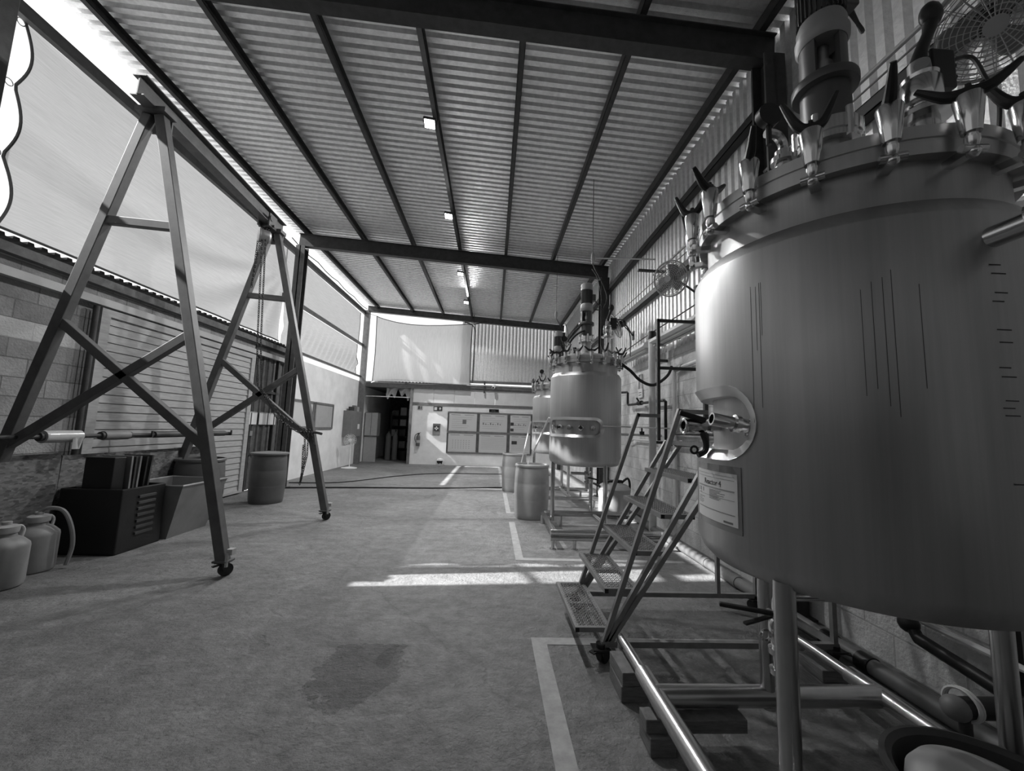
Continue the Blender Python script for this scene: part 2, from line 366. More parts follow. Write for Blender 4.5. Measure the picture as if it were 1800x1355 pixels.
# right wall: blocks below, corrugated sheet above
struct('wall_right', MB().span((XR, -5, 0), (XR+.18, 15.7, 2.72)), 'blockR', 'painted block wall behind the reactors', 'wall')
mb = MB(); corrugated(mb, (XR+.03, -5, 2.72), (0, 20.1, 0), (0, 0, roofz(2.70)-2.72+.004), .13, .065, (1, 0, 0), .36)
struct('wall_right_upper', mb, 'wallsheet', 'corrugated metal cladding above the block wall', 'wall', smooth=0, recalc=False)
# rear of the shed, behind the photographer
struct('wall_rear', MB().span((-5.0, -5.1, 0), (XR+.2, -5.0, 3.0)), 'rust', 'rear wall of the shed', 'wall')
struct('wall_left_near', MB().span((-5.15, -5, 0), (XL, 3.30, 3.02)), 'blockL', 'block wall beside the photographer', 'wall')
# left wall: block, then plaster beyond the iron door
struct('wall_left', MB().span((XL-.2, 3.28, 0), (XL, 8.35, 3.02)), 'blockL', 'grey concrete block wall with one pale painted course', 'wall')
struct('wall_left_far', MB().span((XL-.2, 9.62, 0), (XL, B, 3.0)), 'plaster', 'white plastered wall with the framed boards', 'wall')
# back wall: low plastered wall set behind the end frame

mb = MB().span((-3.05, B, 0), (XR, B+.15, 2.22))
struct('wall_back', mb, 'plaster', 'white plastered back wall carrying the notice boards', 'wall')
mb = MB()
xs = [-3.05+.78*i for i in range(8)]
for x0, x1 in zip(xs[:-1], xs[1:]): mb.span((x0+.004, B-.01, 2.32), (min(x1, XR)-.004, B+.08, 2.84))
struct('wall_back_upper', mb, 'board', 'pale panels above the notice boards', 'wall')
struct('trim_1', MB().span((-3.05, B-.03, 2.22), (XR, B+.06, 2.32)), 'rail', 'grey batten under the pale panels', 'trim')
struct('trim_2', MB().span((-3.15, B-.05, 0), (-3.05, B+.17, 2.84)), 'rail', 'grey post at the storeroom opening', 'trim')
mb = MB(); corrugated(mb, (-1.3, 15.1, 3.22), (3.95, 0, 0), (0, 0, 2.5), .135, .045, (0, 1, 0), .22, slope=.2)
struct('wall_back_sheet', mb, 'wallsheet', 'corrugated sheet high on the back wall', 'wall', smooth=0, recalc=False)
# lean-to behind the back net, and its storeroom
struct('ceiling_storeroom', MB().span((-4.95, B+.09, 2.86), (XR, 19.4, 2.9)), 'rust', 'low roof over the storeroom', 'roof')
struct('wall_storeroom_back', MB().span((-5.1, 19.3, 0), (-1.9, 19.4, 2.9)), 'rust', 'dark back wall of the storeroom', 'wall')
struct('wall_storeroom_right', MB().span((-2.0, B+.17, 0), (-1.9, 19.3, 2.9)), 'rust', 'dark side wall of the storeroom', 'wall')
struct('wall_storeroom_left', MB().span((-5.15, B, 0), (XL, 19.3, 2.9)), 'plaster', 'pale side wall of the storeroom', 'wall')
mb = MB().span((XL, 15.15, 2.84), (XR, 15.28, 3.0)).span((XL, 15.13, 3.0), (XR, 15.2, 3.04)).span((-1.3, 15.04, 3.12), (XR, 15.09, 3.22))
struct('trim_3', mb, 'rail', 'fascia board along the bottom of the high back sheet', 'trim')

# main frames
for i, (y, lab) in enumerate(((3.4, 'dark roof rafter nearest the camera, crossing the top of the picture'), (9.0, 'dark roof rafter crossing the middle of the roof'), (14.8, 'roof beam at the far end over the hanging net'))):
    x0, x1 = (-4.62, 2.62) if i < 2 else (-4.85, 2.62)
    dz = 0 if i < 2 else .16
    h = .3 if i < 2 else .22
    mb = MB()
    p, q = V((x0, y, zb(x0)+h/2+dz)), V((x1, y, zb(x1)+h/2+dz))
    mb.beam(p, q, .05, h); up = V((0, 0, h/2-.006))
    mb.beam(p+up, q+up, .14, .012); mb.beam(p-up, q-up, .14, .012)
    one('roof_rafter', mb, 'dark' if i < 2 else 'beam', lab, 'beam', smooth=0)
px = (-4.47, -3.17, -2.02, -.93, .16, 1.29, 2.47)
pl = ('purlin under the open left edge of the roof', 'second roof purlin from the open left edge', 'third roof purlin from the open left edge', 'middle roof purlin carrying the floodlights', 'roof purlin just right of the floodlights', 'second roof purlin from the right wall', 'roof purlin running along the right wall')
for x, l in zip(px, pl):
    z = zb(x)+.30
    mb = MB().span((x-.03, -4.8, z), (x-.024, 14.95, z+.125)).span((x-.03, -4.8, z), (x+.035, 14.95, z+.006)).span((x-.03, -4.8, z+.119), (x+.035, 14.95, z+.125)).span((x+.029, -4.8, z), (x+.035, 14.95, z+.02))
    one('roof_purlin', mb, 'dark', l, 'purlin', smooth=0)
def column(x, y, h, w, dd, m, lab):
    mb = MB().span((x-w/2, y-dd/2, 0), (x+w/2, y-dd/2+.02, h)).span((x-w/2, y+dd/2-.02, 0), (x+w/2, y+dd/2, h)).span((x-.012, y-dd/2, 0), (x+.012, y+dd/2, h))
    mb.span((x-w/2-.05, y-dd/2-.05, 0), (x+w/2+.05, y+dd/2+.05, .015))
    one('steel_column', mb, m, lab, 'column', smooth=0)
column(2.53, 3.36, zb(2.5), .2, .2, 'dark', 'dark steel column on the right wall behind the nearest reactor')
column(2.53, 9.0, zb(2.5), .2, .22, 'dark', 'dark steel column on the right wall behind the middle reactor')
column(2.56, 14.8, zb(2.5)+.1, .18, .2, 'dark', 'dark steel column in the far right corner')
one('steel_column', MB().span((-4.78, 3.22, 0), (-4.49, 3.47, zb(-4.6)+.3)), 'beam', 'thick grey post at the left edge of the picture', 'column', smooth=0, bevel=.01)
column(-4.56, 9.02, zb(-4.6), .2, .2, 'beam', 'grey steel column behind the far gantry frame')
one('steel_column', MB().span((-4.95, 14.7, 0), (-4.77, 14.9, 5.68)), 'rail', 'grey corner post between the left nets and the back net', 'column', smooth=0, bevel=.006)
# rails the left nets hang from
one('net_rail', MB().beam((-4.93, 3.4, 5.50), (-4.93, 15.3, 5.58), .07, .14), 'beam', 'upper rail the left nets hang from', 'rail', smooth=0)
one('net_rail', MB().beam((-4.93, 9.1, 4.34), (-4.93, 15.3, 4.34), .06, .09), 'beam', 'middle rail between the two far left nets', 'rail', smooth=0)
one('net_rail', MB().beam((-4.93, 9.4, 3.16), (-4.93, 14.7, 3.16), .06, .07), 'beam', 'lower rail along the top of the white plastered wall', 'rail', smooth=0)
# girts on the right wall
for y0, y1, z, l in ((3.47, 14.75, 4.78, 'upper girt along the corrugated right wall'), (3.47, 8.9, 3.80, 'lower girt along the corrugated right wall, behind the wall fans'), (-4.9, 3.25, 3.82, 'girt on the corrugated wall above the nearest reactor'), (9.12, 14.7, 3.8, 'girt on the right wall beyond the middle column')):
    mb = MB().span((2.58, y0, z-.05), (2.588, y1, z+.045)).span((2.58, y0, z+.037), (2.68, y1, z+.045)).span((2.58, y0, z-.05), (2.68, y1, z-.042))
    one('wall_girt', mb, 'cast', l, 'girt', smooth=0)

# eave over the left wall
mb = MB(); corrugated(mb, (-4.82, 3.55, 3.15), (0, 6.2, 0), (-3.2, 0, -.35), .125, .03, (0, 0, 1), .4)
one('corrugated_eave', mb, 'rust', 'rusty corrugated eave on top of the left block wall', 'eave', smooth=0, recalc=False)
one('fascia_board', MB().span((-4.95, 3.56, 2.79), (-4.86, 9.5, 2.88)), 'lgrey', 'pale board running along the left wall above the slatted door', 'board', smooth=0)
one('eave_purlin', MB().span((-4.95, 3.56, 3.02), (-4.86, 9.5, 3.12)), 'rust', 'dark timber under the corrugated eave', 'timber', smooth=0)
mb = MB(); corrugated(mb, (-4.5, 15.24, 3.06), (3.4, 0, 0), (0, 2.6, .2), .13, .03, (0, 0, 1), .4)
one('corrugated_eave', mb, 'rust', 'low corrugated roof edge behind the bottom of the back net', 'eave', smooth=0, recalc=False)

# ------------------------------------------------------------------ shade nets
def net(name, lab, fn, nu, nv, m, hems, loops=()):
    t = thing(name, lab, 'net', fn(0, 0))
    build('cloth', MB().grid(fn, nu, nv), m, t, recalc=False)
    for pts in hems: build('hem', MB().tube(pts, .014, 6), 'hem', t)
    for p in loops:
        build('tie_loop', MB().torus(p, .035, .006, (1, 0, 0), 14, 5), 'zinc', t)
    return t
def fn1(s, q):
    # near edge is scalloped between its ties
    z0 = 3.27; z1 = 5.45+.04*s
    z = z0 + (z1-z0)*q
    edge = 3.90 + .10*abs(math.sin(PI*q*3.0)) + .07*(1-q)**2
    y = edge + (9.2-edge)*s
    dy_, dz_ = (1.02-s)*5.1, q*2.43-1.9; rr_ = math.hypot(dy_, dz_); an = math.atan2(dz_, dy_)
    x = -4.98 - .12*math.sin(PI*q)*math.sin(PI*s) - .055*math.sin(an*20+.9*math.sin(rr_*1.1))*min(1, rr_/1.5)*math.exp(-max(0, rr_-2.8)**2/3)*math.sin(PI*min(1, 1.3*q+.08)) - .02*math.exp(-s*9)*math.sin(22*s+6*q)*q
    return V((x, y, z))
net('shade_net', 'large pale shade net billowing behind the gantry frames', fn1, 90, 50, 'netL', ([fn1(0, j/40) for j in range(41)], [fn1(i/30, 0) for i in range(31)]), [fn1(0, q)+V((0, -.05, 0)) for q in (.02, .333, .667, .98)])
def fn0(s, q):
    return V((-4.82 - .08*math.sin(PI*q)*math.sin(PI*s) - .01*math.sin(40*s+5*q), -4.95+8.22*s, 2.55+3.43*q))
struct('fill_net_left', MB().grid(fn0, 40, 16), 'netN', 'unseen shade cloth added as fill light over the block wall beside the photographer', 'wall', recalc=False)  # out-of-view net, added as a soft fill light for the foreground
struct('fill_net_rear', MB().grid(lambda s, q: V((-4.95+7.8*s, -5.0-.05*math.sin(PI*q), 2.98+2.85*q)), 20, 10), 'netR', 'unseen shade cloth added for its glow across the rear end, behind the photographer', 'wall', recalc=False)  # out-of-view net, added so the reactor's upper half reflects a dim glow
def fn2(s, q):
    y = 9.16 + 5.28*s; z = 4.38 + 1.11*q
    return V((-4.99 - .06*math.sin(PI*q)*math.sin(PI*s) - .006*math.sin(25*s+9*q), y, z))
net('shade_net', 'smooth upper net panel beyond the middle left column', fn2, 50, 16, 'netL', ([fn2(1, j/10) for j in range(11)],))
def fn3(s, q):
    y = 9.25 + 5.1*s + .10*math.sin(PI*q); z = 3.14 + 1.16*q
    k = 2*PI*(15*s + 2.2*(1-q)**2)
    return V((-5.0 - .10*math.sin(PI*q)*math.sin(PI*s) - .045*math.sin(k)*math.sin(PI*min(1, q*1.1))*(.35+.65*s), y, z))
net('shade_net', 'wrinkled lower net panel above the white plastered wall', fn3, 160, 16, 'netL', ([fn3(1, j/10) for j in range(11)],))
def fn4(s, q):
    x = -4.52 + 3.62*s + .03*math.sin(PI*q)*(1-2*s); top = 5.50 - .16*s - .42*math.sin(PI*min(1, s*1.05)**.8)*.55
    z = 3.02 + .12*s*(1-s) + (top-3.02)*q
    return V((x, 14.84 - .05*math.sin(PI*q)*math.sin(PI*s) + .008*math.sin(40*s+6*q), z))
t4 = net('shade_net', 'pale shade net hanging across the far end', fn4, 90, 30, 'netB', ([fn4(i/40, 1) for i in range(41)], [fn4(1, j/20) for j in range(21)], [fn4(0, j/20) for j in range(21)]))
for p_, q_ in ((fn4(0, 1), (-4.80, 14.74, 5.56)), (fn4(1, 1), (-.82, 14.76, 5.44)), (fn4(0, 0), (-4.80, 14.74, 3.0)), (fn4(1, 0), (-.84, 15.04, 3.16))): build('tie_cord', MB().tube([p_, q_], .008, 5), 'hem', t4)
one('string_cable', MB().tube([(-4.86+.0*i, 9.1+5.6*i/12, 5.72-.05*math.sin(PI*(i % 3)/3)) for i in range(13)], .012, 6), 'dark', 'thin cable slung along the open left roof edge', 'cable')
one('sky_bracket', MB().beam((-6.1, 3.86, 3.0), (-6.1, 3.86, 5.2), .05, .05).beam((-6.1, 3.86, 5.2), (-6.1, 3.3, 5.35), .05, .05), 'dark', 'dark bent pole standing outside, seen past the near post', 'pole', smooth=0)
# ------------------------------------------------------------------ rolling gantry
def caster(mb_f, mb_w, c, r=.06, ang=0.):
    c = V(c); dx = V((math.cos(ang), math.sin(ang), 0)); sx = V((-dx.y, dx.x, 0)); hub = c + dx*.025 + V((0, 0, r))
    mb_w.cyl(hub-sx*.02, hub+sx*.02, r, n=20); mb_w.cyl(hub-sx*.028, hub+sx*.028, r*.35, n=12)
    for k in (-1, 1): mb_f.beam(c+sx*k*.034+V((0, 0, r*2.15)), hub+sx*k*.034-V((0, 0, .01)), .05, .005, up=sx)
    mb_f.box(c+V((0, 0, r*2.2)), (.11, .09, .012)); mb_f.cyl(c+V((0, 0, r*2.2)), c+V((0, 0, r*2.2+.03)), .03)
    mb_f.beam(hub+V((0, 0, .05))-dx*.05, hub+V((0, 0, .045))-dx*.11, .04, .008)
    return mb_f, mb_w
t = thing('gantry_crane', 'tall grey steel gantry on casters with two A-frames joined by a beam', 'gantry', (-3.6, 5.1, 0))
AX = -3.6
for fi, (y, ap) in enumerate(((3.95, 4.53), (6.2, 4.40))):
    for k, sx in enumerate((-1, 1)):
        foot = V((AX+sx*1.16, y, .13)); top = V((AX+sx*.06, y, ap))
        build('leg', MB().beam(foot, top, .095, .085, up=(0, 1, 0)).box(foot+V((-sx*.0, 0, .01)), (.14, .12, .02)), 'gantry', t, smooth=0, bevel=.006)
        if sx > 0: build('lock_plate', MB().box(foot+V((.075, -.02, .10)), (.05, .06, .05)).box(foot+V((.06, -.05, .03)), (.02, .02, .12)), 'lgrey', t, smooth=0)
        f, wl = caster(MB(), MB(), (foot.x, y, 0), .058, .9*sx)
        cf = build('caster', f, 'cast', t); build('caster_wheel', wl, 'rubber', cf)
    at = lambda sx, z: V((AX+sx*(.06+1.10*(ap-z)/(ap-.13)), y, z))
    build('cross_bar', MB().beam(at(-1, 3.38), at(1, 3.34), .08, .07, up=(0, 1, 0)), 'gantry', t, smooth=0, bevel=.005)
    for (s0, z0), (s1, z1), dy in (((-1, 2.34), (1, 1.16), .0), ((-1, 1.12), (1, 2.26), .0)):
        build('diagonal_brace', MB().beam(at(s0, z0), at(s1, z1), .08, .07, up=(0, 1, 0)), 'gantry', t, smooth=0, bevel=.005)
    build('head_plate', MB().box((AX, y, ap+.03), (.30, .16, .05)).box((AX, y+.09, ap-.05), (.20, .015, .16)), 'gantry', t, smooth=0)
zb0, zb1 = 4.57, 4.45
b0, b1 = V((AX, 3.72, zb0)), V((AX, 6.42, zb1))
mb = MB()
for o, w_, h_ in ((.006, .13, .012), (.11, .012, .2), (.214, .13, .012)): mb.beam(b0+V((0, 0, o)), b1+V((0, 0, o)), w_, h_)
build('lifting_beam', mb, 'gantry', t, smooth=0)
build('bolt', MB().cyl((AX+.02, 4.06, 4.585), (AX+.1, 4.06, 4.585), .02, n=6).cyl((AX-.02, 4.03, 4.585), (AX-.09, 4.03, 4.585), .02, n=6), 'zinc', t)

# chain hoist on the beam
t = thing('chain_hoist', 'round silver chain hoist hanging from the far end of the gantry beam', 'hoist', (-3.6, 6.05, 4.3))
build('trolley', MB().box((-3.68, 6.0, 4.50), (.02, .2, .2)).box((-3.52, 6.0, 4.50), (.02, .2, .2)).cyl((-3.72, 6.0, 4.43), (-3.48, 6.0, 4.43), .02).cyl((-3.70, 5.95, 4.53), (-3.66, 5.95, 4.53), .045).cyl((-3.54, 5.95, 4.53), (-3.5, 5.95, 4.53), .045), 'beam', t)
build('hook', MB().tube([(-3.6, 6.0, 4.42), (-3.57, 6.0, 4.38), (-3.6, 6.0, 4.33), (-3.63, 6.0, 4.37), (-3.6, 6.0, 4.42)], .012, 8, smooth=4), 'cast', t)
build('hoist_body', MB().lathe([(0, -.09), (.07, -.085), (.095, -.06), (.1, 0), (.095, .05), (.11, .055), (.11, .075), (.06, .09), (0, .09)], (-3.62, 6.0, 4.26), 28, ax=(-.8, -.6, 0)), 'zinc', t)
def chain(pts, p=.034, wr=.0045, mb=None):
    mb = mb or MB(); pts = [V(q) for q in pts]; acc = 0.; i = 0; k = 0; pos = pts[0].copy()
    out = [pos.copy()]
    for q0, q1 in zip(pts[:-1], pts[1:]):
        L_ = (q1-q0).length; n = max(1, round(L_/p))
        for j in range(n):
            c = q0.lerp(q1, (j+.5)/n); dr = (q1-q0).normalized(); sd_ = dr.cross(V((.3, 1, .2))).normalized()
            if k % 2: sd_ = dr.cross(sd_)
            m = [c + dr*math.sin(2*PI*e/8)*p*.62 + sd_*math.cos(2*PI*e/8)*p*.34 for e in range(8)]
            mb.tube(m, wr*1.25, 4, True); k += 1
    return mb
build('load_chain', chain([(-3.66, 5.98, 4.2), (-3.74, 6.0, 3.45)], mb=chain([(-3.70, 5.98, 4.2), (-3.75, 6.03, 3.45)])), 'chain', t, smooth=0)
build('hand_chain', chain([(-3.62, 5.95, 4.2), (-3.56, 6.0, 2.6), (-3.50, 6.02, 1.95), (-3.22, 6.08, 1.50), (-3.02, 6.1, 1.36), (-2.88, 6.1, 1.28), (-2.72, 6.1, 1.33)], mb=chain([(-3.57, 5.95, 4.2), (-3.51, 6.0, 2.6), (-3.44, 6.02, 1.9), (-3.18, 6.08, 1.55), (-2.95, 6.11, 1.40), (-2.74, 6.12, 1.30)])), 'chain', t, smooth=0)
build('gathered_chain', chain([(-2.80, 6.1, 1.34), (-2.76, 6.1, .95), (-2.80, 6.1, .52)], mb=chain([(-2.74, 6.1, 1.3), (-2.73, 6.1, .95), (-2.79, 6.1, .56)], mb=chain([(-2.70, 6.1, 1.3), (-2.62, 6.1, 1.08)], mb=chain([(-2.79, 6.08, 1.1), (-2.77, 6.08, .62)])))), 'chain', t, smooth=0)
build('tie_rope', MB().tube([(-2.86, 6.12, 1.30), (-2.76, 6.13, 1.27), (-2.66, 6.13, 1.29), (-2.55, 6.12, 1.27)], .02, 7, smooth=3), 'dark', t)

# ------------------------------------------------------------------ drums, jugs, bins
def drum_mesh(r, h):
    p = [(0, .0), (r*.89, 0), (r*.915, .012), (r*.945, h*.1), (r*.985, h*.32), (r*.99, h*.335), (r*.982, h*.35), (r*.995, h*.37), (r*1.01, h*.5), (r*1.0, h*.635), (r*.988, h*.65), (r*.995, h*.665), (r*.98, h*.8), (r*.95, h*.92), (r*.92, h*.955), (r*.915, h*.965)]
    return MB().lathe(p + [(r*.91, h*.962), (0, h*.962)], n=48)
def drum(x, y, lab, m='drum', r=.29, h=.87, lid=True, rot=0.):
    t = thing('plastic_drum', lab, 'drum', (x, y, 0))
    o = build('body', drum_mesh(r, h), m, t, local=True)
    rim = build('rim', MB().lathe([(r*.93, h*.95), (r*.985, h*.955), (r*.99, h*.985), (r*.96, h), (r*.9, h), (r*.89, h*.965), (r*.93, h*.95)], n=48), m, t, local=True)
    if lid:
        for k in (0, PI): build('bung', MB().cyl((r*.6*math.cos(rot+k), r*.6*math.sin(rot+k), h*.955), (r*.6*math.cos(rot+k), r*.6*math.sin(rot+k), h*.985), .035, n=16), m, t, local=True)
    return t
drum(.70, 6.74, 'grey plastic drum standing beside the middle reactor, nearer of the two by the floor line')
drum(.56, 9.5, 'grey plastic drum farther back, in front of the notice boards')
t = drum(-3.97, 7.42, 'dark grey plastic drum by the iron door on the left', 'drumL', lid=False)
build('lid', MB().lathe([(0, .885), (.15, .888), (.27, .876), (.305, .872), (.305, .85), (.29, .85)], n=40), 'grey', t, local=True)
t = drum(-4.27, 6.15, 'dark grey drum half hidden behind the open bin and gantry leg', 'drumL', lid=False, r=.31, h=.86)

def jug(x, y, lab, hose=False):
    t = thing('plastic_jug', lab, 'jug', (x, y, 0))
    build('body', MB().lathe([(0, 0), (.13, 0), (.143, .012), (.15, .05), (.152, .32), (.147, .345), (.11, .385), (.07, .41), (.062, .44), (0, .44)], n=36), 'jug', t, local=True)
    build('cap', MB().lathe([(0, .44), (.075, .44), (.078, .455), (.078, .49), (.06, .5), (.03, .505), (.03, .53), (0, .53)], n=20), 'lgrey', t, local=True)
    build('handle', MB().tube([(-.02, .075, .46), (-.02, .12, .47), (-.02, .15, .43), (-.02, .14, .37)], .012, 8, smooth=4), 'lgrey', t, local=True)
    if hose: build('hose', MB().tube([(0, 0, .52), (.06, .02, .56), (.16, .05, .53), (.22, .08, .38), (.235, .1, .2), (.22, .08, .03)], .018, 8, smooth=5), 'grey', t, local=True)
jug(-4.02, 3.62, 'pale plastic jug with a white cap at the very left edge of the picture')
jug(-4.17, 4.0, 'pale plastic jug with a curved hose, beside the black crate', True)

# strand boards standing against the wall, rolls of film on a pole above them
for y0, y1, x, h, l in ((3.45, 4.43, -4.52, 1.03, 'speckled strand board at the far left, above the jugs'), (4.49, 6.05, -4.56, 1.0, 'long speckled strand board behind the black crate'), (6.07, 6.6, -4.62, 1.0, 'speckled strand board behind the half hidden drum')):
    one('strand_board', MB().box((x, (y0+y1)/2, h/2), (.022, y1-y0, h), (0, .02, 0)), 'osb', l, 'board', smooth=0)
one('timber_post', MB().span((-4.62, 4.435, 0), (-4.545, 4.485, .99)), 'wood', 'thin upright timber between the two strand boards', 'post', smooth=0)
pa, pb = V((-4.40, 3.55, 1.21)), V((-4.40, 6.95, 1.21))
t = thing('roll_holder', 'long pole on wall brackets holding rolls of film over the strand boards', 'pole', (-4.4, 5.2, 1.1))
build('pole', MB().cyl(pa, pb, .022), 'dark', t)
for y in (3.7, 5.35, 6.9): build('bracket', MB().beam((-4.95, y, 1.185), (-4.36, y, 1.185), .02, .02).beam((-4.36, y, 1.18), (-4.36, y, 1.26), .02, .02, up=(0, 1, 0)), 'dark', t, smooth=0)
def roll(y0, y1, r, m, l, core='cardboard_core'):
    t = thing('film_roll', l, 'roll', (-4.4, (y0+y1)/2, 1.21-r))
    p, q = V((-4.4, y0, 1.21)), V((-4.4, y1, 1.21)); n = 28
    build('film', MB().lathe([(.04, 0), (r, 0), (r+.003, .01), (r, .03), (r+.002, (y1-y0)*.5), (r, y1-y0), (.04, y1-y0), (.04, 0)], p, n, ax=(0, 1, 0)), m, t)
    build(core, MB().lathe([(.024, -.03), (.042, -.03), (.042, y1-y0+.03), (.024, y1-y0+.03), (.024, -.03)], p, 20, ax=(0, 1, 0)), 'dark', t)
    return t
t = roll(4.13, 4.48, .062, 'film', 'shiny roll of clear film on the pole, with a loose tail')
build('loose_tail', MB().grid(lambda s, q: V((-4.335+.01*math.sin(8*s), 4.36+.1*s+.03*q*math.sin(5*s), 1.2-.12*q)), 8, 8), 'film', t)
roll(4.74, 5.05, .05, 'grey', 'grey roll of sheet on the pole, right of the shiny roll')
roll(5.45, 6.75, .032, 'slat', 'long thin pale roll at the far end of the pole')

# black crate with flat panels standing in it, open grey bin
t = thing('storage_crate', 'large black plastic crate standing on the floor at left', 'crate', (-4.15, 4.74, 0))
mb = MB()
x0, x1, y0, y1, h = -4.47, -3.84, 4.44, 5.0, .67
for a_, b_ in (((x0, y0, 0), (x1, y1, .03)), ((x0, y0, 0), (x0+.03, y1, h)), ((x1-.03, y0, 0), (x1, y1, h)), ((x0, y0, 0), (x1, y0+.03, h)), ((x0, y1-.03, 0), (x1, y1, h))): mb.span(a_, b_)
build('crate_body', mb, 'black', t, smooth=0, bevel=.012)
mb = MB()
for i in range(7): mb.span((x1-.005, y0+.20, .16+.065*i), (x1+.015, y0+.42, .19+.065*i))
build('side_ribs', mb, 'darkgrey', t, smooth=0, bevel=.003)
one('flat_box', MB().box((-4.15, 4.55, .515), (.30, .14, .96)), 'black', 'black flat box standing upright at the front of the crate', 'box', smooth=0, bevel=.008)
for i, (y, hh, m, l) in enumerate(((4.66, .965, 'grey', 'grey panel standing right behind the black box in the crate'), (4.705, .955, 'dark', 'dark panel standing in the crate, second behind the black box'), (4.75, .96, 'grey', 'grey panel standing in the crate, third behind the black box'), (4.83, .95, 'black', 'black panel leaning in the middle of the crate'), (4.89, .96, 'darkgrey', 'dark grey panel at the back of the crate'))):
    one('flat_panel', MB().box((-4.13, y, .035+hh/2), (.32, .022, hh), (-.02*i, 0, 0)), m, l, 'panel', smooth=0)
t = thing('open_bin', 'open grey bin with sloping sides between the crate and the drum', 'bin', (-4.0, 5.4, 0))
mb = MB()
def bin_shell(bx0, bx1, by0, by1, tx0, tx1, ty0, ty1, h, th):
    mb = MB()
    for s in (0, 1):
        e = th*s
        mb.add([(bx0+e, by0+e, e), (bx1-e, by0+e, e), (bx1-e, by1-e, e), (bx0+e, by1-e, e), (tx0+e, ty0+e, h), (tx1-e, ty0+e, h), (tx1-e, ty1-e, h), (tx0+e, ty1-e, h)],
               [(0, 1, 2, 3), (0, 1, 5, 4), (1, 2, 6, 5), (2, 3, 7, 6), (3, 0, 4, 7)])
    mb.f += [(4, 5, 13, 12), (5, 6, 14, 13), (6, 7, 15, 14), (7, 4, 12, 15)]
    return mb
build('bin_body', bin_shell(-4.32, -3.82, 5.07, 5.72, -4.40, -3.66, 5.02, 5.82, .63, .02), 'grey', t, smooth=0)
build('rim', MB().tube([(-4.4, 5.02, .63), (-3.66, 5.02, .63), (-3.66, 5.82, .63), (-4.4, 5.82, .63)], .012, 6, True), 'lgrey', t)

# slatted door and iron door in the left wall
t = thing('slatted_door', 'large painted door of horizontal slats in the left wall', 'door', (-4.9, 6.6, 0.02))
mb = MB(); n = 24
for i in range(n):
    z0 = .06 + i*(2.62/n); mb.add([(-4.90, 5.1, z0), (-4.90, 8.12, z0), (-4.90, 8.12, z0+2.62/n), (-4.90, 5.1, z0+2.62/n), (-4.872, 5.1, z0+.004), (-4.872, 8.12, z0+.004), (-4.886, 8.12, z0+2.62/n), (-4.886, 5.1, z0+2.62/n)], [(0, 1, 2, 3), (4, 5, 6, 7), (0, 1, 5, 4), (3, 2, 6, 7), (0, 3, 7, 4), (1, 2, 6, 5)])
build('slats', mb, 'slat', t, smooth=0)
build('frame', MB().span((-4.93, 5.0, .03), (-4.855, 5.12, 2.76)).span((-4.93, 8.08, .03), (-4.855, 8.2, 2.76)).span((-4.93, 5.12, 2.67), (-4.855, 8.08, 2.76)).span((-4.93, 5.12, .03), (-4.855, 8.08, .07)), 'slat', t, smooth=0)
build('hinge_pipe', MB().cyl((-4.86, 4.93, .03), (-4.86, 4.93, 2.76), .03), 'dark', t)
mb = MB(); corrugated(mb, (-4.98, 8.33, 0.02), (0, 1.25, 0), (0, 0, 2.9), .2, .03, (1, 0, 0), .3)
t = thing('iron_door', 'dark corrugated iron door with papers pinned to it', 'door', (-4.95, 8.9, .02))
build('sheet', mb, 'rust', t, smooth=0, recalc=False)
build('frame', MB().beam((-4.94, 8.33, 2.05), (-4.94, 9.3, 2.05), .03, .05).beam((-4.94, 8.33, .75), (-4.94, 9.3, .75), .03, .05).beam((-4.94, 8.35, .02), (-4.94, 8.35, 2.9), .05, .04, up=(0, 1, 0)).beam((-4.94, 9.2, .02), (-4.94, 9.2, 2.9), .05, .04, up=(0, 1, 0)), 'dark', t, smooth=0)
build('latch', MB().span((-4.93, 8.34, 1.12), (-4.90, 8.42, 1.22)), 'zinc', t, smooth=0)
struct('trim_4', MB().span((-5.05, 8.3, 2.9), (-4.95, 9.62, 3.02)), 'dark', 'dark lintel over the iron door', 'trim', smooth=0)
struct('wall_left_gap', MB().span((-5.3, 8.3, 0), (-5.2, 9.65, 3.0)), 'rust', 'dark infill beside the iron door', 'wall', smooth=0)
for y, l in ((8.40, 'white paper pinned on the iron door, nearest the slatted door'), (8.78, 'white paper pinned on the iron door, middle of three'), (9.12, 'white paper pinned on the iron door, nearest the column')):
    t = thing('paper_sheet', l, 'paper', (-4.92, y, 1.35)); build('sheet', MB().box((-4.918, y, 1.475), (.004, .30, .25)), 'paper', t, smooth=0)
    build('tape_strip', MB().box((-4.914, y, 1.6), (.004, .24, .02)), 'lgrey', t, smooth=0)
# ------------------------------------------------------------------ reactors
def wrap(mb, R, th0, z0):
    """lay flat work (x to the right, y up, z outward) on a vertical cylinder; angle measured from -Y"""
    out = []
    for p in mb.v:
        t_ = th0 + p.x/R; r = R + p.z; out.append(V((r*math.sin(t_), -r*math.cos(t_), z0+p.y)))
    mb.v = out; return mb
def panel(mb, x0, x1, y0, y1, z0, z1, n=10):
    for i in range(n):
        a_, b_ = x0+(x1-x0)*i/n, x0+(x1-x0)*(i+1)/n
        k = len(mb.v)
        mb.add([(a_, y0, z1), (b_, y0, z1), (b_, y1, z1), (a_, y1, z1), (a_, y0, z0), (b_, y0, z0), (b_, y1, z0), (a_, y1, z0)], [(0, 1, 2, 3), (0, 4, 5, 1), (3, 2, 6, 7)] + ([(0, 3, 7, 4)] if i == 0 else []) + ([(1, 5, 6, 2)] if i == n-1 else []))
    return mb
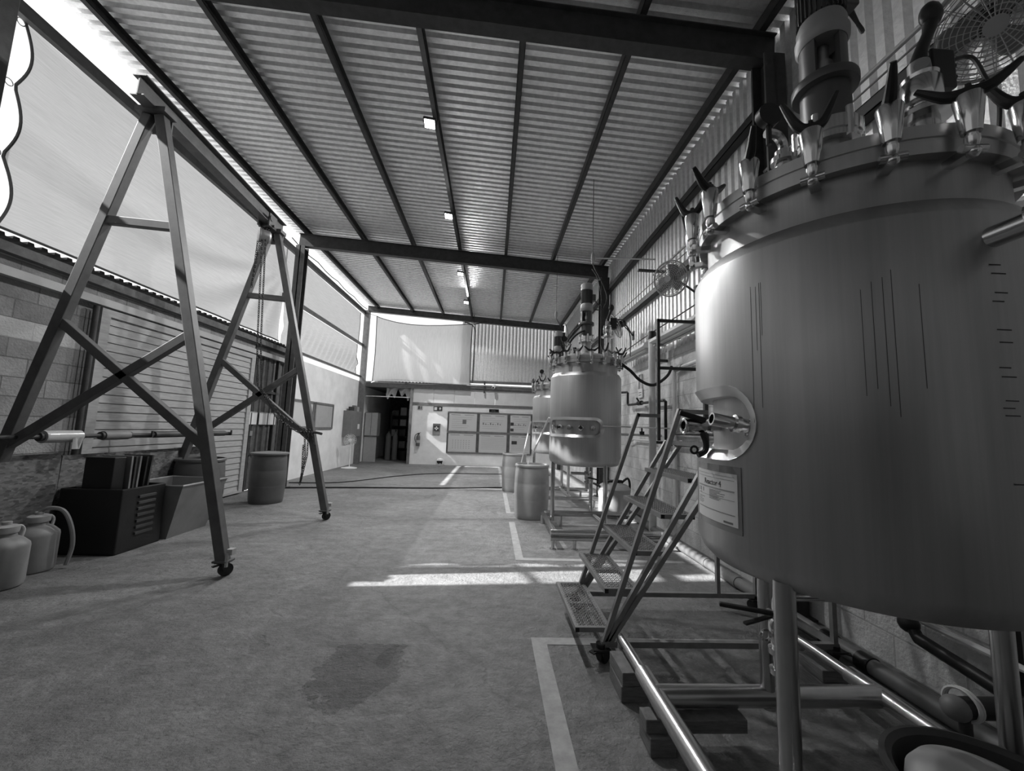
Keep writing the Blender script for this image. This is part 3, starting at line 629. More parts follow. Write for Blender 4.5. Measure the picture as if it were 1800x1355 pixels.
CUP = MB().lathe([(0, -.062), (.012, -.060), (.017, -.045), (.017, -.03), (.014, -.03), (.014, -.018), (.0215, -.018), (.024, .0), (.034, .088), (.031, .096), (0, .096)], (0, -.545, 0), 20)
LUG = MB().box((0, -.50, -.068), (.03, .085, .022)).cyl((-.032, -.545, -.066), (.032, -.545, -.066), .012, n=12).sph((0, -.545, -.075), .017, 12)
def wing_mesh(L_=.105, rise=.055):
    mb = MB()
    for s in (-1, 1):
        mb.tube([(0, 0, .008), (s*L_*.45, 0, .006+rise*.18), (s*L_, 0, .008+rise)], [.019, .016, .008], 10, smooth=4)
    return mb.cyl((0, 0, -.008), (0, 0, .022), .016, n=16).cyl((0, 0, .02), (0, 0, .035), .009, n=8)
WING = wing_mesh(); WING2 = wing_mesh(.075, .11)
CLAMP_PROTO = {}
def clamps(t, zf, off, n=18):
    if not CLAMP_PROTO:
        c = build('clamp', CUP, 'chrome', t, local=True); c.location.z = 0
        w_ = build('wing_nut', WING, 'cast', c, local=True); w_.location = (0, -.545, .098)
        l_ = build('swivel_lug', LUG, 'chrome', c, local=True)
        CLAMP_PROTO['c'] = c; CLAMP_PROTO['mesh1'] = w_.data
        w2 = build('wing_nut', WING2, 'cast', c, local=True); CLAMP_PROTO['mesh2'] = w2.data; bpy.data.objects.remove(w2)
        first = True
    else: first = False
    c0 = CLAMP_PROTO['c']
    for k in range(n):
        ph = math.radians(off+360/n*k)
        c = c0 if (first and k == 0) else copy_tree(c0, t)
        c.location = (0, 0, zf); c.rotation_euler = (0, 0, ph)
        for ch in c.children:
            if ch.name.startswith('wing_nut'):
                rz = random.uniform(-1.5, 1.5)
                ch.rotation_euler = (0, 0, rz)
                ch.data = CLAMP_PROTO['mesh2'] if k % 5 in (1, 3) else CLAMP_PROTO['mesh1']
def stadium(w_, h_, n=12):
    """outline of a slot w_ long and h_ high, centred"""
    r = h_/2; p = []
    for k in range(n+1): t_ = -PI/2+PI*k/n; p.append((w_/2-r+r*math.cos(t_), r*math.sin(t_)))
    for k in range(n+1): t_ = PI/2+PI*k/n; p.append((-w_/2+r+r*math.cos(t_), r*math.sin(t_)))
    return p
def reactor(name, lab, cx, cy, zt, slot, coff, ports=(.14, .32, .5, .68, .86)):
    zb_ = .952; R = .53
    t = thing('stainless_reactor', lab, 'reactor', (cx, cy, 0), 'stainless reactors along the right wall')
    # jacket with the port slot cut through to the inner vessel
    prof = [(0, zb_-.02), (.25, zb_-.012), (.44, zb_+.002), (.485, zb_+.014), (.513, zb_+.042), (R, zb_+.085), (R, zt-.006), (R-.003, zt), (.503, zt+.044), (.497, zt+.05), (.44, zt+.05), (0, zt+.05)]
    j = build('jacket', MB().lathe(prof, n=128), 'steel', t, local=True)
    th0, th1 = [math.radians(q) for q in slot]; zc, hs = 1.50, .205; wid = (th1-th0)*R; tc = (th0+th1)/2
    cut = MB(); m = 60; cw, ch_ = wid+.07, hs+.07; r_ = ch_/2
    for i in range(m+1):
        if i <= 12: x = -cw/2 + r_*(1-math.cos(PI/2*i/12))
        elif i >= m-12: x = cw/2 - r_*(1-math.cos(PI/2*(m-i)/12))
        else: x = -cw/2+r_ + (cw-2*r_)*(i-12)/(m-24)
        e = max(0, abs(x)-(cw/2-r_)); hh = max(.004, math.sqrt(max(0, r_*r_-e*e)))
        for rr in (.462, .60):
            for s in (-1, 1): a_ = tc + x/R; cut.v.append(V((rr*math.sin(a_), -rr*math.cos(a_), zc+s*hh)))
    for i in range(m):
        b_, c_ = 4*i, 4*i+4
        cut.f += [(b_, b_+1, c_+1, c_), (b_+2, c_+2, c_+3, b_+3), (b_, c_, c_+2, b_+2), (b_+1, b_+3, c_+3, c_+1)]
    cut.f += [(0, 2, 3, 1), (4*m, 4*m+1, 4*m+3, 4*m+2)]
    co = build('cutter', cut, 'steel', None, smooth=0)
    bo = j.modifiers.new('slot', 'BOOLEAN'); bo.object = co; bo.operation = 'DIFFERENCE'; bo.solver = 'EXACT'
    co.location = (cx, cy, 0); bpy.context.view_layer.update()
    me = bpy.data.meshes.new_from_object(j.evaluated_get(bpy.context.evaluated_depsgraph_get()))
    j.modifiers.clear(); j.data = me; bpy.data.objects.remove(co)
    for p in me.polygons: p.use_smooth = True
    me.set_sharp_from_angle(angle=math.radians(30))
    # frame band round the slot
    fl = MB(); o1, o2 = stadium(wid, hs, 14), stadium(wid+.076, hs+.076, 14)
    def dense(o):
        out = []
        for (x0, y0), (x1, y1) in zip(o, o[1:]+o[:1]):
            k = max(1, int(math.hypot(x1-x0, y1-y0)/.04))
            out += [(x0+(x1-x0)*i/k, y0+(y1-y0)*i/k) for i in range(k)]
        return out
    # sample both outlines at matching points
    n1 = 14; pts1 = []; pts2 = []
    for q in range(len(o1)):
        a0, a1, b0, b1 = o1[q], o1[(q+1) % len(o1)], o2[q], o2[(q+1) % len(o1)]
        k = 20 if math.hypot(a1[0]-a0[0], a1[1]-a0[1]) > .1 else 1
        for i in range(k): pts1.append((a0[0]+(a1[0]-a0[0])*i/k, a0[1]+(a1[1]-a0[1])*i/k)); pts2.append((b0[0]+(b1[0]-b0[0])*i/k, b0[1]+(b1[1]-b0[1])*i/k))
    n = len(pts1)
    for P, zz in ((pts1, -.066), (pts1, -.018), (pts2, .006), (pts2, -.006)): fl.v += [V((x, y, zz)) for x, y in P]
    for k in range(3): fl.f += [(k*n+i, k*n+(i+1) % n, (k+1)*n+(i+1) % n, (k+1)*n+i) for i in range(n)]
    build('slot_frame', wrap(fl, R, tc, zc), 'band', t, local=True)
    # ports inside the slot
    for i, fq in enumerate(ports):
        a_ = th0 + (th1-th0)*fq; dr = V((math.sin(a_), -math.cos(a_), 0)); b_ = V((0, 0, zc-.005))
        po = build('port', MB().lathe([(.024, 0), (.026, 0), (.026, .05), (.036, .052), (.036, .064), (.026, .068), (.026, .09), (.018, .09), (.018, .02), (0, .02)] if i % 2 else [(.02, 0), (.02, .06), (.034, .062), (.034, .084), (0, .09)], b_+dr*.455, 20, ax=dr), 'chrome', t, local=True)
        if i in (1, 3): build('port_plug', MB().cyl(b_+dr*.52, b_+dr*.575, .014, .01, 12).beam(b_+dr*.57+V((0, 0, -.03)), b_+dr*.57+V((0, 0, .03)), .01, .012), 'cast', po, local=True)
    # neck, flanges, lid
    zf = zt+.19
    build('neck', MB().lathe([(.44, zt+.03), (.477, zt+.048), (.472, zt+.06), (.472, zf+.002), (.44, zf+.002)], n=96), 'steel', t, local=True)
    build('flange', MB().lathe([(.44, zf), (.507, zf), (.507, zf+.043), (.503, zf+.046), (.503, zf+.05), (.507, zf+.053), (.507, zf+.092), (.44, zf+.092)], n=96), 'steel', t, local=True)
    build('lid', MB().lathe([(.49, zf+.09), (.46, zf+.10), (.42, zf+.125), (.30, zf+.165), (.15, zf+.19), (0, zf+.195)], n=96), 'steel', t, local=True)
    clamps(t, zf+.045, coff)
    # agitator: seal housing, column, lantern, motor
    za = zf+.19
    zs = za+.19
    build('lid_neck', MB().lathe([(.085, za-.03), (.08, za+.0), (.08, zs+.01), (0, zs+.01)], n=40), 'steel', t, local=True)
    build('seal_housing', MB().lathe([(.08, zs), (.112, zs), (.112, zs+.025), (.118, zs+.03), (.118, zs+.085), (.095, zs+.1), (.088, zs+.11), (0, zs+.11)], n=40), 'chrome', t, local=True)
    for k in range(6): build('housing_bolt', MB().cyl((.112*math.cos(k*PI/3+.5), .112*math.sin(k*PI/3+.5), zs-.01), (.112*math.cos(k*PI/3+.5), .112*math.sin(k*PI/3+.5), zs+.115), .014, n=10), 'chrome', t, local=True)
    build('agitator_column', MB().lathe([(0, za+.29), (.088, za+.29), (.09, za+.31), (.09, za+.46), (.118, za+.462), (.12, za+.47), (.12, za+.495), (.118, za+.5), (.085, za+.5), (0, za+.5)], n=40), 'motor', t, local=True)
    mb = MB()
    zl, zh = za+.5, za+.68                        # open lantern: two cheeks round the coupling
    for c0, c1 in ((-60, 60), (120, 240)):
        k = 12; st = len(mb.v)
        for i in range(k+1):
            a_ = math.radians(150+c0+(c1-c0)*i/k)
            for rr in (.062, .086):
                for zz in (zl, zh): mb.v.append(V((rr*math.cos(a_), rr*math.sin(a_), zz)))
        for i in range(k):
            p, q = st+4*i, st+4*i+4
            mb.f += [(p, p+1, q+1, q), (p+2, q+2, q+3, p+3), (p, q, q+2, p+2), (p+1, p+3, q+3, q+1)]
        mb.f += [(st, st+2, st+3, st+1), (st+4*k, st+4*k+1, st+4*k+3, st+4*k+2)]
    build('lantern', mb, 'motor', t, local=True)
    build('coupling', MB().lathe([(0, zl), (.022, zl), (.022, zl+.05), (.034, zl+.052), (.034, zl+.1), (.022, zl+.1), (.022, zh), (0, zh)], n=24), 'zinc', t, local=True)
    build('adapter_ring', MB().lathe([(0, zh), (.088, zh), (.098, zh+.015), (.1, zh+.05), (.09, zh+.055), (.092, zh+.1), (.085, zh+.12), (0, zh+.12)], n=40), 'motorL', t, local=True)
    zm = zh+.12; mb = MB().lathe([(0, zm), (.078, zm), (.078, zm+.22), (0, zm+.22)], n=40)
    for k in range(28):
        a_ = 2*PI*k/28; mb.beam((.082*math.cos(a_), .082*math.sin(a_), zm+.005), (.082*math.cos(a_), .082*math.sin(a_), zm+.215), .018, .004, up=(-math.sin(a_), math.cos(a_), 0))
    build('motor', mb, 'motor', t, local=True, smooth=20)
    build('motor_fan_cover', MB().lathe([(0, zm+.22), (.092, zm+.22), (.092, zm+.31), (.08, zm+.325), (0, zm+.325)], n=40), 'motorL', t, local=True)
    build('terminal_box', MB().box((.10, -.01, zm+.1), (.06, .1, .1)), 'motor', t, local=True, smooth=0, bevel=.006)
    # nozzle with actuated valve on the lid
    px_, py_ = .30, -.12
    zn = za+.26
    build('lid_nozzle', MB().lathe([(.05, za-.06), (.05, zn-.01), (.09, zn-.005), (.09, zn+.015), (.06, zn+.02), (.05, zn+.05), (.062, zn+.06), (.066, zn+.07), (.066, zn+.15), (.058, zn+.165), (.06, zn+.18), (.03, zn+.19), (0, zn+.19)], (px_, py_, 0), 32), 'chrome', t, local=True)
    build('valve_actuator', MB().box((px_+.085, py_+.02, zn+.22), (.10, .09, .17)).cyl((px_+.13, py_, zn+.25), (px_+.16, py_, zn+.25), .012).cyl((px_+.13, py_, zn+.2), (px_+.16, py_, zn+.2), .012), 'cast', t, local=True, bevel=.006)
    build('valve_body', MB().cyl((px_, py_, zn+.18), (px_, py_, zn+.25), .034).cyl((px_-.02, py_-.03, zn+.22), (px_+.05, py_+.02, zn+.22), .025), 'motorL', t, local=True)
    build('valve_pipe', MB().tube([(px_, py_, zn+.25), (px_+.005, py_-.01, zn+.30), (px_+.03, py_-.02, zn+.37), (px_+.045, py_-.02, zn+.42)], [.03, .022, .02, .026], 12, smooth=4).sph((px_+.05, py_-.02, zn+.46), .042, 14, (1, .8, 1.3)), 'cast', t, local=True)
    build('lid_cable', MB().tube([(px_+.13, py_, zn+.27), (px_+.21, py_-.02, zn+.28), (px_+.25, py_-.03, zn+.18), (px_+.31, py_-.02, zn+.12), (px_+.36, py_+.02, zn+.02), (px_+.38, py_+.08, za)], .008, 6, smooth=6), 'darkgrey', t, local=True)
    a_ = math.radians(200); bx, by = .3*math.cos(a_), .3*math.sin(a_)
    build('safety_nozzle', MB().lathe([(.03, za-.05), (.03, za+.04), (.045, za+.042), (.045, za+.06), (.03, za+.062), (.03, za+.09), (0, za+.09)], (bx, by, 0), 24).tube([(bx, by, za+.08), (bx, by, za+.12), (bx-.03, by-.01, za+.15), (bx-.08, by-.02, za+.15)], .018, 10, smooth=3), 'chrome', t, local=True)
    build('gauge', MB().cyl((bx-.09, by-.06, za+.2), (bx-.09, by-.03, za+.2), .045, n=24).cyl((bx-.09, by-.045, za+.08), (bx-.09, by-.045, za+.17), .01, n=8), 'cast', t, local=True)
    build('lid_elbow', MB().tube([(-.05, .30, za-.04), (-.05, .30, za+.05), (.0, .30, za+.12), (.1, .28, za+.13)], .024, 10, smooth=4), 'chrome', t, local=True)
    build('motor_cable', MB().tube([(.13, -.01, zm+.06), (.19, .0, zm-.0), (.24, .05, zm+.05), (.25, .1, zm+.22), (.2, .14, zm+.5), (.12, .18, zm+.66)], .008, 6, smooth=6), 'dark', t, local=True)
    return t, za

def leg(t, ang, r=.035, rad=.488, z0=.2):
    a_ = math.radians(ang); x, y = rad*math.cos(a_), rad*math.sin(a_)
    build('leg', MB().cyl((x, y, z0-.05), (x, y, .99), r, n=24), 'tube', t, local=True); return x, y
def pipe_rail(t, pts, r, m='tube', name='frame_rail'): return build(name, MB().tube(pts, r, 16), m, t, local=True)

# ---- nearest reactor
R1, za1 = reactor('r', 'huge stainless reactor filling the right of the picture, with a paper sheet under its slot', 1.40, 1.52, 2.117, (-172, -72), -7, (.12, .28, .44))
for a_ in (91, 207, 350): leg(R1, a_, .032)
for x in (-.56, .57):
    fr = pipe_rail(R1, [(x, -1.2, .2), (x, .66, .2)], .045)
    build('rail_tip', MB().tube([(x, .62, .2), (x, .98, .2), (x, 1.01, .185), (x, 1.02, .15)], .028, 14, smooth=3), 'tube', fr, local=True)
    build('rail_foot', MB().cyl((x, -.9, 0), (x, -.9, .2), .028, n=14).cyl((x, -.9, 0), (x, -.9, .012), .05, n=16), 'tube', fr, local=True)
    build('rail_foot', MB().cyl((x, -.02, 0), (x, -.02, .2), .028, n=14).cyl((x, -.02, 0), (x, -.02, .012), .05, n=16), 'tube', fr, local=True)
pipe_rail(R1, [(-.56, .49, .2), (.57, .49, .2)], .048, name='frame_crossbar')
pipe_rail(R1, [(-.56, -.62, .2), (.57, -.62, .2)], .048, name='frame_crossbar')
pipe_rail(R1, [(-.56, -.22, .2), (-.42, -.22, .2)], .035, name='frame_stub')
pipe_rail(R1, [(.47, -.085, .2), (.57, -.085, .2)], .035, name='frame_stub')
# drain valve with a black lever
dv = build('drain_valve', MB().tube([(0, 0, .95), (0, 0, .88), (-.05, -.0, .86), (-.30, -.0, .86), (-.295, 0, .84), (-.295, 0, .80)], .022, 12).lathe([(.022, .80), (.038, .798), (.038, .78), (.024, .775), (.034, .76), (.036, .72), (.034, .69), (.024, .675), (.038, .67), (.038, .65), (.024, .645), (.024, .60), (.036, .598), (.036, .58), (0, .575)], (-.295, 0, 0), 20).torus((-.355, -.01, .72), .018, .006, (0, 1, 0), 14, 5), 'chrome', R1, local=True)
build('valve_lever', MB().beam((-.30, -.03, .80), (-.49, .06, .80), .022, .014), 'black', dv, local=True, smooth=0, bevel=.004)
build('valve_lever', MB().beam((-.30, .0, .79), (-.44, -.02, .765), .016, .008), 'cast', dv, local=True, smooth=0)
# big capped stub and levered valve standing out of the slot
sv = build('slot_pipe', MB().lathe([(.018, -.10), (.024, -.10), (.024, -.02), (.034, -.018), (.034, .0), (.026, .002), (.026, .03), (.036, .032), (.036, .05), (.03, .053), (.03, .12), (0, .12)], (-.485, -.085, 1.495), 20, ax=(.9, -.08, -.16)), 'chrome', R1, local=True)
lv = build('slot_valve', MB().lathe([(.02, -.05), (.024, -.05), (.03, -.03), (.034, 0), (.03, .03), (.022, .045), (.03, .05), (.03, .062), (.02, .065), (.02, .14), (0, .14)], (-.55, .10, 1.49), 20, ax=(.97, -.1, -.03)).torus((-.60, .10, 1.485), .028, .007, (1, 0, 0), 18, 6), 'chrome', R1, local=True)
build('valve_lever', MB().beam((-.625, .09, 1.54), (-.53, .06, 1.51), .026, .022), 'black', lv, local=True, smooth=0, bevel=.005)
build('valve_spout', MB().tube([(-.535, .08, 1.46), (-.525, .07, 1.42), (-.53, .07, 1.385), (-.56, .07, 1.37)], .012, 8, smooth=3).torus((-.575, .07, 1.39), .014, .005, (0, 1, 0), 14, 5), 'cast', lv, local=True)
# side nozzle near the top, facing the camera
build('side_nozzle', MB().lathe([(.03, 0), (.03, .08), (.046, .082), (.046, .10), (.03, .102), (.03, .26), (.024, .26), (.024, .1), (0, .1)], (-.02, -.52, 2.03), 24, ax=(.25, -.9, .12)), 'chrome', R1, local=True)
# paper sheet in its sleeve
S0 = math.radians(-107.5)
sl_ = build('sheet_sleeve', wrap(panel(MB(), 0, .30, 0, .235, .0005, .003, 14), .53, S0, 1.105), 'sleeve', R1, local=True, label='clear plastic sleeve stuck on the jacket')
pp = build('paper_sheet', wrap(panel(MB(), .004, .285, .022, .208, .003, .0042, 14), .53, S0, 1.105), 'paper', sl_, local=True, label='printed paper sheet reading Reactor 4')
tx = MB().text('Reactor 4', .030, (.085, .155, .0046), (1, 0, 0), (0, 1, 0))
build('lettering', wrap(tx, .53, S0, 1.105), 'ink', sl_, local=True, smooth=0)
ln = MB()
def bar(x0, x1, y, h=.0012): panel(ln, x0, x1, y-h/2, y+h/2, .0043, .0048, max(1, int((x1-x0)/.02)))
for y in (.196, .184, .145, .142, .112, .062): bar(.016, .272, y, .0009)
for y in (.146, .06): bar(.016, .272, y, .0009)
for i in range(9): bar(.125, .125+random.uniform(.05, .10), .136-.0042*i, .0018)
for i in range(5): bar(.018, .018+random.uniform(.03, .07), .10-.006*i, .0016)
bar(.03, .05, .115, .002); bar(.15, .20, .107, .0018); bar(.215, .262, .032, .007)
for x in (.022, .042, .068): panel(ln, x, x+.006, .121, .137, .0043, .0048, 1)
build('printed_lines', wrap(ln, .53, S0, 1.105), 'grime', sl_, local=True, smooth=0)
# level marks on the side
for i, z in enumerate((1.95, 1.925, 1.87, 1.845, 1.765, 1.73, 1.66, 1.635, 1.57, 1.55, 1.53, 1.35)):
    q = MB(); panel(q, .004*(i % 3), .045 if i % 3 else .032, z-.0016, z+.0016, .0004, .001, 2); build('level_mark', wrap(q, .53, math.radians(-4), 0), 'ink', R1, local=True, smooth=0)
for x, z0, z1 in ((.0, 1.50, 1.985), (.018, 1.75, 1.98), (.03, 1.55, 1.99), (.036, 1.8, 1.99), (.30, 1.58, 1.9), (.325, 1.6, 1.92), (.35, 1.55, 1.93), (.37, 1.52, 1.95), (.43, 1.6, 1.9)):
    q = MB(); panel(q, x, x+.0015, z0, z1, .0003, .0006, 1); build('drip_stain', wrap(q, .53, math.radians(-69), 0), 'stain', R1, local=True, smooth=0)

# ---- middle reactor
R2, za2 = reactor('r', 'middle stainless reactor behind the rolling ladder, sunlit on its lower left', 1.40, 5.95, 2.24, (-88, 13), -5)
for a_ in (64, 190, 293): leg(R2, a_, .03)
pipe_rail(R2, [(-.56, -.95, .17), (-.56, .28, .17), (-.56, .34, .15), (-.56, .36, .0)], .036)
pipe_rail(R2, [(.2, -.95, .17), (.2, .28, .17)], .036)
pipe_rail(R2, [(-.63, -.95, .20), (.75, -.95, .20)], .036, name='frame_crossbar')
pipe_rail(R2, [(-.63, -.95, .13), (.75, -.95, .13)], .03, name='frame_crossbar')
pipe_rail(R2, [(-.56, .22, .19), (.75, .22, .19)], .045, name='frame_crossbar')
for x in (-.6, -.33, .6): build('frame_foot', MB().cyl((x, -.95, 0), (x, -.95, .13), .02, n=12).cyl((x, -.95, 0), (x, -.95, .01), .04, n=14), 'tube', R2, local=True)
for x in (-.3, .6): build('frame_foot', MB().cyl((x, .22, 0), (x, .22, .19), .022, n=12), 'tube', R2, local=True)
build('levelling_bolt', MB().cyl((.02, -.95, .23), (.02, -.95, .31), .008, n=8).cyl((.02, -.95, .28), (.02, -.95, .30), .018, n=6), 'chrome', R2, local=True)
dv = build('drain_valve', MB().lathe([(.03, .95), (.03, .86), (.05, .86), (.05, .84), (.03, .83), (.045, .8), (.045, .74), (.03, .72), (.05, .71), (.05, .69), (.03, .68), (.03, .6), (0, .6)], (.05, 0, 0), 20).cyl((-.2, 0, .82), (.05, 0, .82), .022), 'chrome', R2, local=True)
build('valve_lever', MB().beam((.05, -.05, .77), (.2, -.08, .74), .03, .02), 'cast', dv, local=True, smooth=0)
build('pressure_hose', MB().tube([(.45, -.25, 2.47), (.6, -.27, 2.36), (.75, -.27, 2.22), (.95, -.27, 2.16), (1.15, -.28, 2.3), (1.22, -.28, 2.45)], .022, 8, smooth=6), 'rubber', R2, local=True)
build('lid_hose', MB().tube([(-.05, -.1, za2+.36), (-.16, -.05, za2+.30), (-.24, .02, za2+.2), (-.28, .05, za2+.08), (-.28, .05, za2-.02)], .016, 8, smooth=5).tube([(-.08, -.05, za2+.46), (-.2, -.02, za2+.34), (-.3, .0, za2+.18)], .012, 8, smooth=4), 'rubber', R2, local=True)

# ---- far reactor
R3, za3 = reactor('r', 'far stainless reactor, mostly hidden behind the middle one', 1.40, 8.6, 2.12, (-95, 13), -5)
for a_ in (64, 190, 293): leg(R3, a_, .03)
pipe_rail(R3, [(-.5, -.95, .17), (-.5, .3, .17)], .036); pipe_rail(R3, [(.15, -.95, .17), (.15, .3, .17)], .036)
pipe_rail(R3, [(-.55, -.95, .17), (.75, -.95, .17)], .036, name='frame_crossbar'); pipe_rail(R3, [(-.5, .22, .17), (.75, .22, .17)], .04, name='frame_crossbar')
for x, y in ((-.5, -.95), (.6, -.95), (-.5, .22), (.6, .22)): build('frame_foot', MB().cyl((x, y, 0), (x, y, .17), .022, n=12), 'tube', R3, local=True)

# ---- timber under the nearest reactor's frame
def block(c, sz, lab, rz=0.): return one('timber_block', MB().box(c, sz, (0, 0, rz)), 'wood', lab, 'block', smooth=0, bevel=.004)
block((.83, 2.38, .04), (.15, .22, .08), 'lower timber block under the far tip of the left frame rail')
block((.83, 2.38, .117), (.145, .22, .07), 'upper timber block under the far tip of the left frame rail', .03)
block((.83, 1.98, .04), (.12, .14, .08), 'timber block on the floor under the joint of the left frame rail')
block((1.0, 1.98, .112), (.48, .09, .06), 'long dark plank lying under the frame crossbar')
block((2.02, 2.40, .035), (.17, .2, .07), 'lowest timber block under the right frame rail tip')
block((2.02, 2.42, .105), (.15, .19, .066), 'upper timber block under the right frame rail tip', -.05)

# ------------------------------------------------------------------ rolling ladder
t = thing('rolling_ladder', 'grey rolling ladder with mesh steps leading up beside the nearest reactor', 'ladder', (1.5, 3.0, 0))
YN, YF = 2.63, 3.40; zP = 1.39
for y in (YN, YF):
    build('stringer', MB().beam((.77, y, .12), (1.52, y, 1.39), .03, .03), 'alu', t, smooth=0)
    build('stringer_brace', MB().beam((.79, y, .12), (1.66, y, 1.39), .03, .03), 'alu', t, smooth=0)
    build('handrail', MB().beam((.76, y, .12), (1.27, y, 1.62), .03, .03).beam((1.26, y, 1.605), (1.46, y, 1.605), .03, .03), 'alu', t, smooth=0)
    build('base_bar', MB().beam((.74, y, .12), (2.30, y, .12), .035, .035), 'alu', t, smooth=0)
    for x in (1.95, 2.28): build('rear_leg', MB().beam((x, y, .12), (x, y, zP), .03, .03), 'alu', t, smooth=0)
    gr = build('guard_rail', MB().beam((1.45, y, zP), (1.45, y, 2.47), .025, .025).beam((2.28, y, zP), (2.28, y, 2.47), .025, .025).beam((1.437, y, 2.46), (2.29, y, 2.46), .025, .025).beam((1.45, y, 2.03), (2.28, y, 2.03), .025, .025), 'dark', t, smooth=0)
build('rear_bar', MB().beam((2.29, YN, .12), (2.29, YF, .12), .035, .035), 'alu', t, smooth=0)
build('front_bar', MB().beam((.77, YN, .12), (.77, YF, .12), .03, .03), 'alu', t, smooth=0)
def step(x, z, dep, y0=YN+.04, y1=YF+.03):
    w_ = y1-y0
    fr = build('step', MB().span((x, y0, z-.03), (x+.028, y1, z)).span((x+dep-.028, y0, z-.03), (x+dep, y1, z)).span((x+.028, y0, z-.03), (x+dep-.028, y0+.028, z)).span((x+.028, y1-.028, z-.03), (x+dep-.028, y1, z)).span((x+.028, y0+w_*.5-.014, z-.03), (x+dep-.028, y0+w_*.5+.014, z-.004)), 'alu', t, smooth=0)
    build('end_cap', MB().span((x+.002, y0-.004, z-.028), (x+.026, y0, z-.002)).span((x+dep-.026, y0-.004, z-.028), (x+dep-.002, y0, z-.002)), 'black', fr, smooth=0)
    mb = MB(); pu, pv = .014, .034         # diamond mesh: zig-zag strands
    n = int((dep-.03)/pu)
    zz = z-.003
    for i in range(n+1):
        xx = x+.015+i*pu; k = int((w_-.03)/(pv/2)); pts = []
        for j in range(k+1): pts.append((xx + (pu/2 if (j % 2) ^ (i % 2) else 0), y0+.015+j*pv/2, zz + (.006 if j % 2 else .0)))
        for p, q in zip(pts[:-1], pts[1:]):
            p, q = V(p), V(q); dr_ = (q-p).normalized(); sx = V((-dr_.y, dr_.x, 0))*.0019; s2 = V((0, 0, .0024))
            mb.add([p-sx-s2, p+sx-s2, p+sx+s2, p-sx+s2, q-sx-s2, q+sx-s2, q+sx+s2, q-sx+s2], [(0, 1, 5, 4), (1, 2, 6, 5), (2, 3, 7, 6), (3, 0, 4, 7)])
    build('tread_mesh', mb, 'mesh', fr, smooth=0, recalc=False)
for i in range(5): step(.585+.188*i, .195+.24*i, .235)
step(1.53, zP, .74)
for i, (x, y, an) in enumerate(((.74, YN, .6), (.74, YF, -.4), (2.28, YN, 2.6), (2.28, YF, 2.2))):
    f, wl = caster(MB(), MB(), (x, y, 0), .042, an); cf = build('caster', f, 'cast', t); build('caster_wheel', wl, 'rubber', cf)
# ------------------------------------------------------------------ right wall: fans, pipes, lights
def wall_fan(c, aim, lab, m='lgrey'):
    """cage fan on an arm; aim is the direction it blows"""
    c = V(c); t = thing('wall_fan', lab, 'fan', c); ax = V(aim).normalized()
    Rm = V((0, 0, 1)).rotation_difference(ax).to_matrix(); P = lambda x, y, z: c + Rm @ V((x, y, z))
    mb = MB(); R = .225
    for k in range(9):
        r = R*(k+1.5)/10.5; h = .07*math.sqrt(max(0, 1-(r/R)**2))
        for s in (1, -1): mb.tube([P(r*math.cos(2*PI*i/28), r*math.sin(2*PI*i/28), s*h+.0) for i in range(28)], .0027, 4, True)
    for s in (1, -1):
        for i in range(24):
            a_ = 2*PI*i/24
            mb.tube([P(r*math.cos(a_), r*math.sin(a_), s*.07*math.sqrt(max(0, 1-(r/R)**2))) for r in (.03, .09, .15, .19, R)], .0022, 4)
    mb.torus(c, R, .01, ax, 40, 6)
    build('cage', mb, m, t, smooth=0, recalc=False)
    build('badge', MB().cyl(P(0, 0, .07), P(0, 0, .078), .04, n=24), m, t)
    bl = MB()
    for k in range(3):
        a0 = 2*PI*k/3
        def fn(s, q):
            r = .035+.145*s; w_ = (.55 if s < .9 else .45)*(1-.25*s)*(q-.5)*2; a_ = a0+.35*s+w_
            return P(r*math.cos(a_), r*math.sin(a_), .02*(q-.5)*2-.005)
        bl.grid(fn, 8, 6)
    b = build('blades', bl, 'grey', t, recalc=False); sm = b.modifiers.new('thick', 'SOLIDIFY'); sm.thickness = .003
    build('motor_housing', MB().lathe([(0, -.2), (.05, -.19), (.065, -.15), (.065, -.075), (.04, -.06), (.02, 0), (.03, .01), (.03, .03), (0, .035)], c, 24, ax=ax), 'cast', t)
    q = P(0, 0, -.14)
    build('wall_arm', MB().tube([q, q+V((.08, .0, -.05)), V((2.56, c.y-.0, c.z-.16)), V((2.58, c.y, c.z-.16))], .014, 8).box((2.575, c.y, c.z-.16), (.02, .08, .16)), 'dark', t)
    return t
wall_fan((2.24, 4.86, 3.46), (-.75, -.6, -.28), 'wall fan high on the right wall, nearest of the two above the ladder')
wall_fan((2.24, 7.15, 3.42), (-.9, .15, -.42), 'wall fan behind the motor of the middle reactor, farther along the wall')
wall_fan((2.20, 1.50, 3.36), (-.5, -.45, -.75), 'wall fan above the nearest reactor in the top right corner')
one('conduit_pipe', MB().tube([(2.52, 1.0, 3.98), (2.52, 5.9, 4.0), (2.5, 6.05, 4.0)], .016, 8), 'lgrey', 'pale conduit running along the right wall above the lower girt', 'pipe')
one('conduit_pipe', MB().tube([(2.55, 1.0, 3.92), (2.55, 8.4, 3.93)], .007, 6), 'pipe', 'thin wire strung just under the pale conduit', 'pipe')
one('conduit_bracket', MB().span((2.15, 5.75, 3.93), (2.58, 5.80, 3.96)), 'dark', 'small dark bracket holding the conduits off the wall', 'bracket')
one('hanging_rod', MB().tube([(2.52, 6.0, 4.24), (1.9, 6.0, 4.22), (1.52, 6.0, 4.2)], .012, 8), 'lpipe', 'pale conduit reaching from the wall to the near hanging socket', 'pipe')
